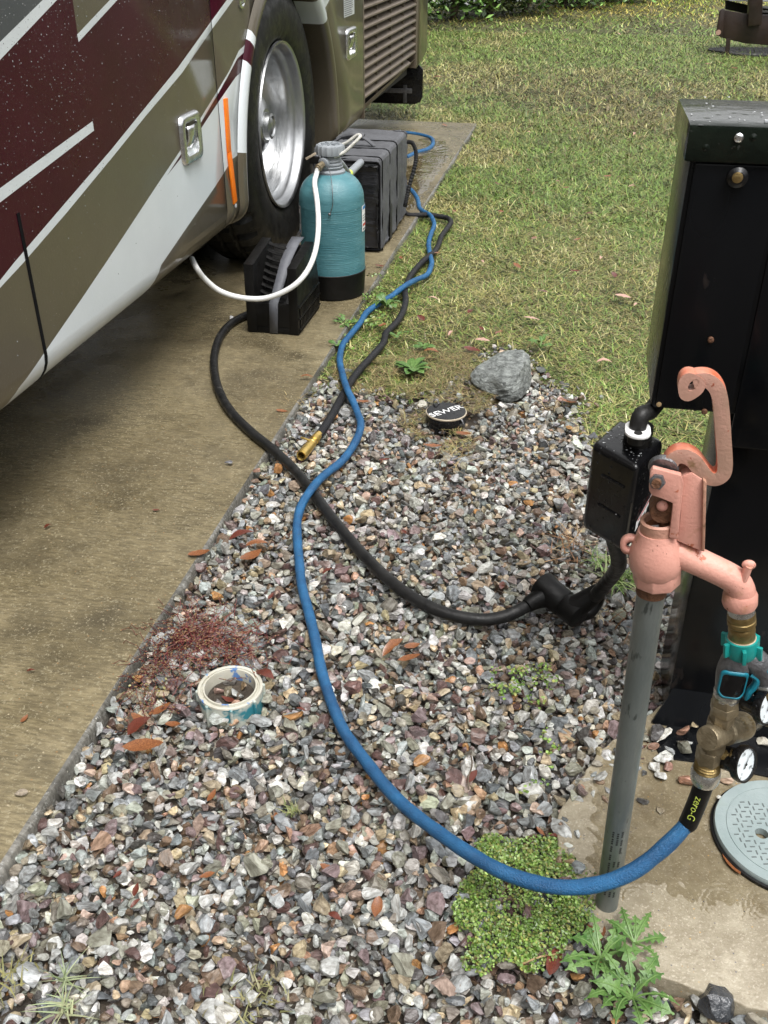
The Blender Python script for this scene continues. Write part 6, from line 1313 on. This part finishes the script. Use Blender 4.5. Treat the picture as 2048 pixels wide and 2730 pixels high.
for a in [(1465, 2600, .05, 80, 'leaf_dark', 'large dark red brown leaf on the gravel below the green patch', 1), (1575, 2520, .055, 75, 'leaf_orange', 'long brown leaf standing in the dandelion beside the standpipe foot', 2),
          (1020, 1750, .06, 60, 'leaf_orange', 'big orange leaf pointing up in the middle of the gravel', 0), (1060, 1760, .045, 25, 'leaf_orange', 'smaller orange leaf right of the big one in the middle gravel', 1),
          (500, 1478, .05, 20, 'leaf_orange', 'orange leaf lying over the slab edge above the dark leaves', 2), (610, 1440, .06, 40, 'leaf_dark', 'reddish leaf on the gravel just right of the slab edge', 3),
          (640, 1490, .065, 60, 'leaf_orange', 'brown curled leaf on the gravel left of the blue hose', 4), (655, 1455, .05, 20, 'leaf_orange', 'second orange leaf beside the curled one left of the blue hose', 0),
          (325, 1990, .07, 15, 'leaf_orange', 'orange brown leaf near the slab edge at lower left, the lower of two', 1), (340, 1960, .05, 60, 'leaf_dark', 'maroon leaf just above the orange one near the slab edge', 2),
          (350, 1900, .045, -30, 'leaf_orange', 'curled orange leaf below the moss at the slab edge', 3), (395, 1905, .045, 50, 'leaf_orange', 'ochre leaf beside the curled one below the moss', 4),
          (800, 1005, .04, 10, 'leaf_orange', 'orange leaf on the slab beside the blue hose', 0), (735, 1092, .035, 10, 'leaf_orange', 'small orange leaf on the slab beside the straw', 1),
          (1215, 1152, .045, -15, 'leaf_orange', 'orange leaf lying right in front of the sewer cap', 2), (1130, 1185, .05, 15, 'leaf_orange', 'orange leaf on the gravel left of and below the sewer cap', 3),
          (1490, 1060, .055, -15, 'leaf_orange', 'curled orange brown leaf on the gravel right of the rock', 4), (1590, 965, .05, 15, 'leaf_pale', 'pale leaf with a brown tip in the grass right of the rock', 0),
          (1395, 845, .06, 5, 'leaf_pale', 'pale pink oval leaf lying flat on the grass', 1), (1248, 835, .04, 70, 'leaf_dark', 'red brown leaf with a light side in the grass above the rock', 2),
          (1195, 895, .04, 65, 'leaf_pale', 'small pink leaf standing in the grass left of the rock', 3), (1265, 905, .055, -10, 'leaf_pale', 'mauve leaf in the grass above the rock', 4),
          (1130, 935, .05, 5, 'leaf_orange', 'tan leaf beside the small weed left of the rock', 0), (1235, 925, .06, -8, 'leaf_dark', 'dark twig like leaf in the grass above the sewer cap', 1),
          (1640, 785, .06, -10, 'leaf_pale', 'pale crumpled leaf in the grass left of the pedestal', 2), (1690, 815, .04, 60, 'leaf_pale', 'pale leaf close to the pedestal side', 3),
          (1710, 1085, .05, -50, 'leaf_pale', 'pale orange leaf behind the top of the surge protector', 4), (1695, 2000, .05, 60, 'leaf_dark', 'dark red leaf in the gap beside the standpipe', 0),
          (1930, 2260, .05, -70, 'leaf_orange', 'wet orange leaf stuck against the rim of the utility cover', 1), (685, 1790, .045, -30, 'leaf_dark', 'dark red leaf touching the pipe ring', 2),
          (860, 1530, .035, 60, 'leaf_dark', 'dark red leaf just right of the blue hose in the middle', 3), (1010, 1225, .03, 10, 'leaf_dark', 'bright red scrap of leaf on the gravel below the black hose', 0),
          (405, 1360, .018, 30, 'leaf_dark', 'tiny dark scrap of leaf on the slab', 1), (118, 1408, .02, 60, 'leaf_dark', 'black curled scrap on the slab near the left edge', 2), (70, 1790, .016, 30, 'leaf_dark', 'small red scrap on the slab at the left', 3),
          (55, 1925, .02, 80, 'leaf_orange', 'brown scrap of leaf on the slab near the lower left corner', 4), (1150, 210, .10, 0, 'leaf_orange', 'orange leaf in the grass right of the rock guard', 0),
          (945, 1068, .045, 20, 'leaf_orange', 'orange leaf pieces on the gravel right of the crossing hoses', 2)]:
    dleaf(a[0], a[1], a[2], a[3], a[4], a[5], k=a[6], z=.016 if a[1] > 1050 else .02)
lawn_l = [(1000, 705), (1070, 690), (1173, 672), (1170, 800), (1130, 855), (1290, 880), (1340, 880), (1012, 870), (1420, 1000), (1640, 740), (1320, 485), (1240, 420), (1500, 500), (1402, 352), (1475, 408), (1350, 310), (1180, 330), (1530, 640), (1700, 500), (1640, 360), (1560, 300), (1430, 630), (1330, 560), (1290, 700), (1560, 570), (1410, 455), (1490, 480), (1610, 470), (1690, 360), (1730, 330), (1780, 280), (1380, 200), (1280, 90), (1400, 90), (1520, 105), (1480, 165), (1560, 60), (1680, 50), (1640, 90), (1700, 90), (1750, 130), (1800, 60), (1830, 100), (1310, 140), (1230, 120), (1250, 200), (1880, 170), (1950, 180), (1600, 690), (1460, 780), (1520, 720), (1370, 700), (1210, 560)]
for i, (a_, b_) in enumerate(lawn_l):
    m_ = ('leaf_orange', 'leaf_dark', 'leaf_pale')[(i * 7 + 1) % 5 % 3]; farr = b_ < 260
    dleaf(a_, b_, random.uniform(.035, .055) * (1.7 if farr else 1), random.uniform(0, 360), m_, {'leaf_orange': 'orange brown dead leaf scattered on the lawn', 'leaf_dark': 'dark red dead leaf scattered on the lawn', 'leaf_pale': 'pale pinkish dead leaf scattered on the lawn'}[m_],
          {'leaf_orange': 'orange brown leaves on the lawn', 'leaf_dark': 'dark red leaves on the lawn', 'leaf_pale': 'pale leaves on the lawn'}[m_], z=.022, k=i)
for i in range(24):
    px_, py_ = random.uniform(300, 1560), random.uniform(1350, 2700)
    p_ = pZ(px_, py_, 0)
    if p_.x < XS + .03: continue
    m_ = ('leaf_orange', 'leaf_dark')[i % 2]
    dleaf(px_, py_, random.uniform(.018, .036), random.uniform(0, 360), m_, {'leaf_orange': 'small orange scrap of leaf among the gravel stones', 'leaf_dark': 'small dark red scrap of leaf among the gravel stones'}[m_], {'leaf_orange': 'orange leaf scraps in the gravel', 'leaf_dark': 'dark leaf scraps in the gravel'}[m_], z=.006, k=i)
# twigs on the gravel
for i, (a_, b_, c2_, d2_, lb_) in enumerate([(1255, 2010, 1250, 2105, 'thin dark twig upright in the gravel left of the standpipe'), (640, 2500, 705, 2570, 'thin twig on the gravel near the bottom'), (1390, 2570, 1500, 2540, 'pale thin stalk lying below the green patch')]):
    mb = MB(); A_, B_ = pZ(a_, b_, .012), pZ(c2_, d2_, .012); mb.tube([A_, A_.lerp(B_, .4) + Vector((.003, .002, .004)), A_.lerp(B_, .7) + Vector((-.002, 0, .001)), B_], .0013, 6); tag(mb.build('twig', 'straw' if i == 2 else 'bark'), lb_, 'twig')

# ------------------------------------------------------------------ far corner: steel fire box, ash, shrubs
YF = 11.3
def zf(x, y, Y=YF): return pY(1850 + x * .1193, y * .1193, Y)
fire = thing('fire_box', Vector((1.55, YF + .3, 0)), 'dark brown steel fire box and grill on the lawn at the top right corner', 'fire pit')
def fpan(name, pts, Y, th, m='brown_steel'):
    mb = MB(); mb.prism([zf(a, b, Y) for a, b in pts], (0, th, 0)); return mb.build(name, m, fire, bevel=.008)
fpan('front_panel', [(690, 225), (1180, 310), (2400, 400), (2400, 1060), (1640, 1010), (1160, 975), (760, 880), (640, 850)], YF, .03)
fl_ = fpan('side_flap', [(640, 195), (700, 215), (650, 850), (520, 800), (495, 760), (575, 240)], YF - .04, .03)
mb = MB(); hc_ = zf(548, 725, YF - .045); mb.lathe(hc_, hc_ + Vector((0, -1, 0)), [(0, .025), (.004, .025)], 16); mb.build('flap_hole', 'leaf_pale', fl_)
fpan('back_panel', [(700, 0), (1220, 110), (2400, 200), (2400, 420), (1180, 310), (700, 210)], YF + .5, .02, 'void')
mb = MB(); a_, b_ = zf(1350, 560, YF - .02), zf(1400, -700, YF - .02); mb.bars(a_, b_, .13, .12, up=Vector((0, 1, 0))); mb.build('post', 'brown_steel', fire, bevel=.01)
mb = MB(); a_ = zf(760, 0, YF + .25); mb.box((a_.x, YF + .1, a_.z), (a_.x + 1.3, YF + .6, a_.z + .02)); mb.build('tray', 'pale_steel', fire, bevel=.004)
for k in range(3):
    mb = MB(); a_ = zf(1500, 160 + 90 * k, YF - .03 + .1 * k); mb.bars(a_, a_ + Vector((.9, 0, -.03)), .018, .018); mb.build('grill_bar', 'zinc', fire)
mb = MB(); a_, b_ = zf(775, 860), zf(765, 1060); b_.z = -.02; mb.bars(a_, b_, .04, .04); mb.build('leg', 'brown_steel', fire)
mb = MB(); o = []
for k in range(26): a = 2 * math.pi * k / 26; o.append(Vector((1.95 + (.78 + .1 * math.sin(3 * a)) * math.cos(a), YF + .15 + (.42 + .06 * math.cos(5 * a)) * math.sin(a), -.02)))
mb.prism(o, (0, 0, .03)); tag(mb.build('ash_bed', 'ash'), 'bed of black ash and charcoal under the steel fire box', 'ash', kind='stuff')

lk = MB(); lk.add([(-60, 17.2, .012), (-1.6, 16.6, .012), (-.6, 19.5, .012), (8, 24, .012), (40, 60, .012), (-60, 90, .012)], [(0, 1, 2, 3, 4, 5)])
tag(lk.build('lake', mat('lake_water', (.10, .11, .11), (.14, .15, .15), 2, .05, bump=.12, bscale=4)), kind='structure')
def shrub(x, y, h, r, n, seedv, label, cols, lsz=.06, trunkn=3):
    rg = np.random.default_rng(seedv); t = thing('shrub', (x, y, 0), label, 'shrub', 'shrubs behind the lawn')
    m = MB()
    for k in range(trunkn):
        a = rg.uniform(0, 6.28); m.tube([(x, y, -.02), (x + .2 * r * math.cos(a), y + .2 * r * math.sin(a), h * .35), (x + .55 * r * math.cos(a + .4), y + .5 * r * math.sin(a + .4), h * .8)], lambda u: .035 * (1.15 - u), 7)
    m.build('trunk', 'bark', t)
    nc = 26; cc = np.stack([rg.normal(0, .45 * r, nc), rg.normal(0, .4 * r, nc), rg.uniform(.08, .95, nc) * h], 1); ci = rg.integers(0, nc, n); P = cc[ci] + rg.normal(0, .16 * r + .05, (n, 3)) * [1, 1, .8]; P = P[P[:, 2] > .02]; n = len(P); P = P + [x, y, 0]
    base = np.array([(0, 0, 0), (.5, .28, .05), (1, 0, 0), (.5, -.28, .05)]) * lsz; s_ = rg.uniform(.6, 1.5, n); a = rg.uniform(0, 6.28, n); e = rg.uniform(-.8, .8, n); ro = rg.uniform(-1, 1, n)
    d = np.stack([np.cos(a) * np.cos(e), np.sin(a) * np.cos(e), np.sin(e)], 1); sdv_ = np.stack([-np.sin(a), np.cos(a), ro], 1); sdv_ /= np.linalg.norm(sdv_, axis=1)[:, None]
    V = P[:, None] + d[:, None] * (base[:, 0][None, :, None] * s_[:, None, None]) + sdv_[:, None] * (base[:, 1][None, :, None] * s_[:, None, None])
    c = np.array(cols)[rg.integers(0, len(cols), n)] * np.exp(rg.normal(0, .25, n))[:, None]
    me = fast_mesh('crown', (V - np.array([x, y, 0])).reshape(-1, 3), np.arange(n * 4).reshape(-1, 4), np.repeat(c, 4, 0), ['shrub']); link('crown', me, t)
SG = [(.09, .18, .04), (.13, .25, .055), (.19, .32, .09), (.05, .10, .025)]; SG2 = [(.15, .19, .08), (.2, .24, .11), (.11, .13, .05)]
for i, (px_, py_, h, r, cl, lb_) in enumerate([(1100, 64, 2.0, .9, SG, 'green leafy shrub hidden partly by the rear of the motorhome'), (1200, 57, 1.6, .7, SG, 'open bright green shrub right beside the motorhome rear'), (1300, 46, 1.3, .7, SG2, 'greyish olive bush in the middle of the far shrubs'),
                                   (1395, 34, 1.7, .8, SG, 'leafy green shrub with dark gaps right of the olive bush'), (1500, 20, 1.8, .9, SG, 'dense green shrub towards the right of the far shrubs'), (1620, 6, 1.6, .9, SG, 'shrub at the right end of the row touching the top of the photo'),
                                   (1010, 70, 2.2, 1., SG, 'shrub behind the motorhome rear corner'), (1750, -12, 1.7, 1.1, SG2, 'farthest shrub at the upper right of the lawn')]):
    p_ = pZ(px_, py_, 0); shrub(p_.x, p_.y + .3, h, r, 2300 if i in (0, 1, 6) else 5200, 40 + i, lb_, cl, .085)

# unseen wood added round the campsite to darken the low sky and its reflections
def wood(n):
    r_ = np.random.default_rng(77); A = r_.uniform(0, 2 * np.pi, 150); D = r_.uniform(24, 36, 150); TX, TY = D * np.sin(A), 4 + D * np.cos(A)
    ahead = (np.abs(np.arctan2(TX + .2 * TY * 0, TY)) < R(38)); TX, TY = TX[~ahead], TY[~ahead]; nt_ = len(TX)
    ti = r_.integers(0, nt_, n); h = r_.uniform(7, 13, nt_)[ti]; z = r_.uniform(0, 1, n) ** .9 * h; rad = 2.6 * (1.15 - z / h) ** .5
    P = np.stack([TX[ti] + r_.normal(0, 1, n) * rad * .75, TY[ti] + r_.normal(0, 1, n) * rad * .75, z + .2], 1)
    u = r_.normal(size=(n, 3)); u /= np.linalg.norm(u, axis=1)[:, None]; w_ = np.cross(u, r_.normal(size=(n, 3))); w_ /= np.linalg.norm(w_, axis=1)[:, None]; s_ = r_.uniform(.25, .6, n)[:, None]
    V = np.stack([P - u * s_, P + w_ * s_ * .5, P + u * s_, P - w_ * s_ * .5], 1)
    c = np.array([(.04, .07, .02), (.06, .09, .03), (.03, .05, .015), (.08, .09, .035)])[r_.integers(0, 4, n)]
    me = fast_mesh('added_woods', V.reshape(-1, 3), np.arange(n * 4).reshape(-1, 4), np.repeat(c, 4, 0), ['shrub']); tag(link('added_woods', me), 'unseen wood of tall trees added round the campsite to darken the low sky', 'added_woods', kind='stuff')
wood(42000)
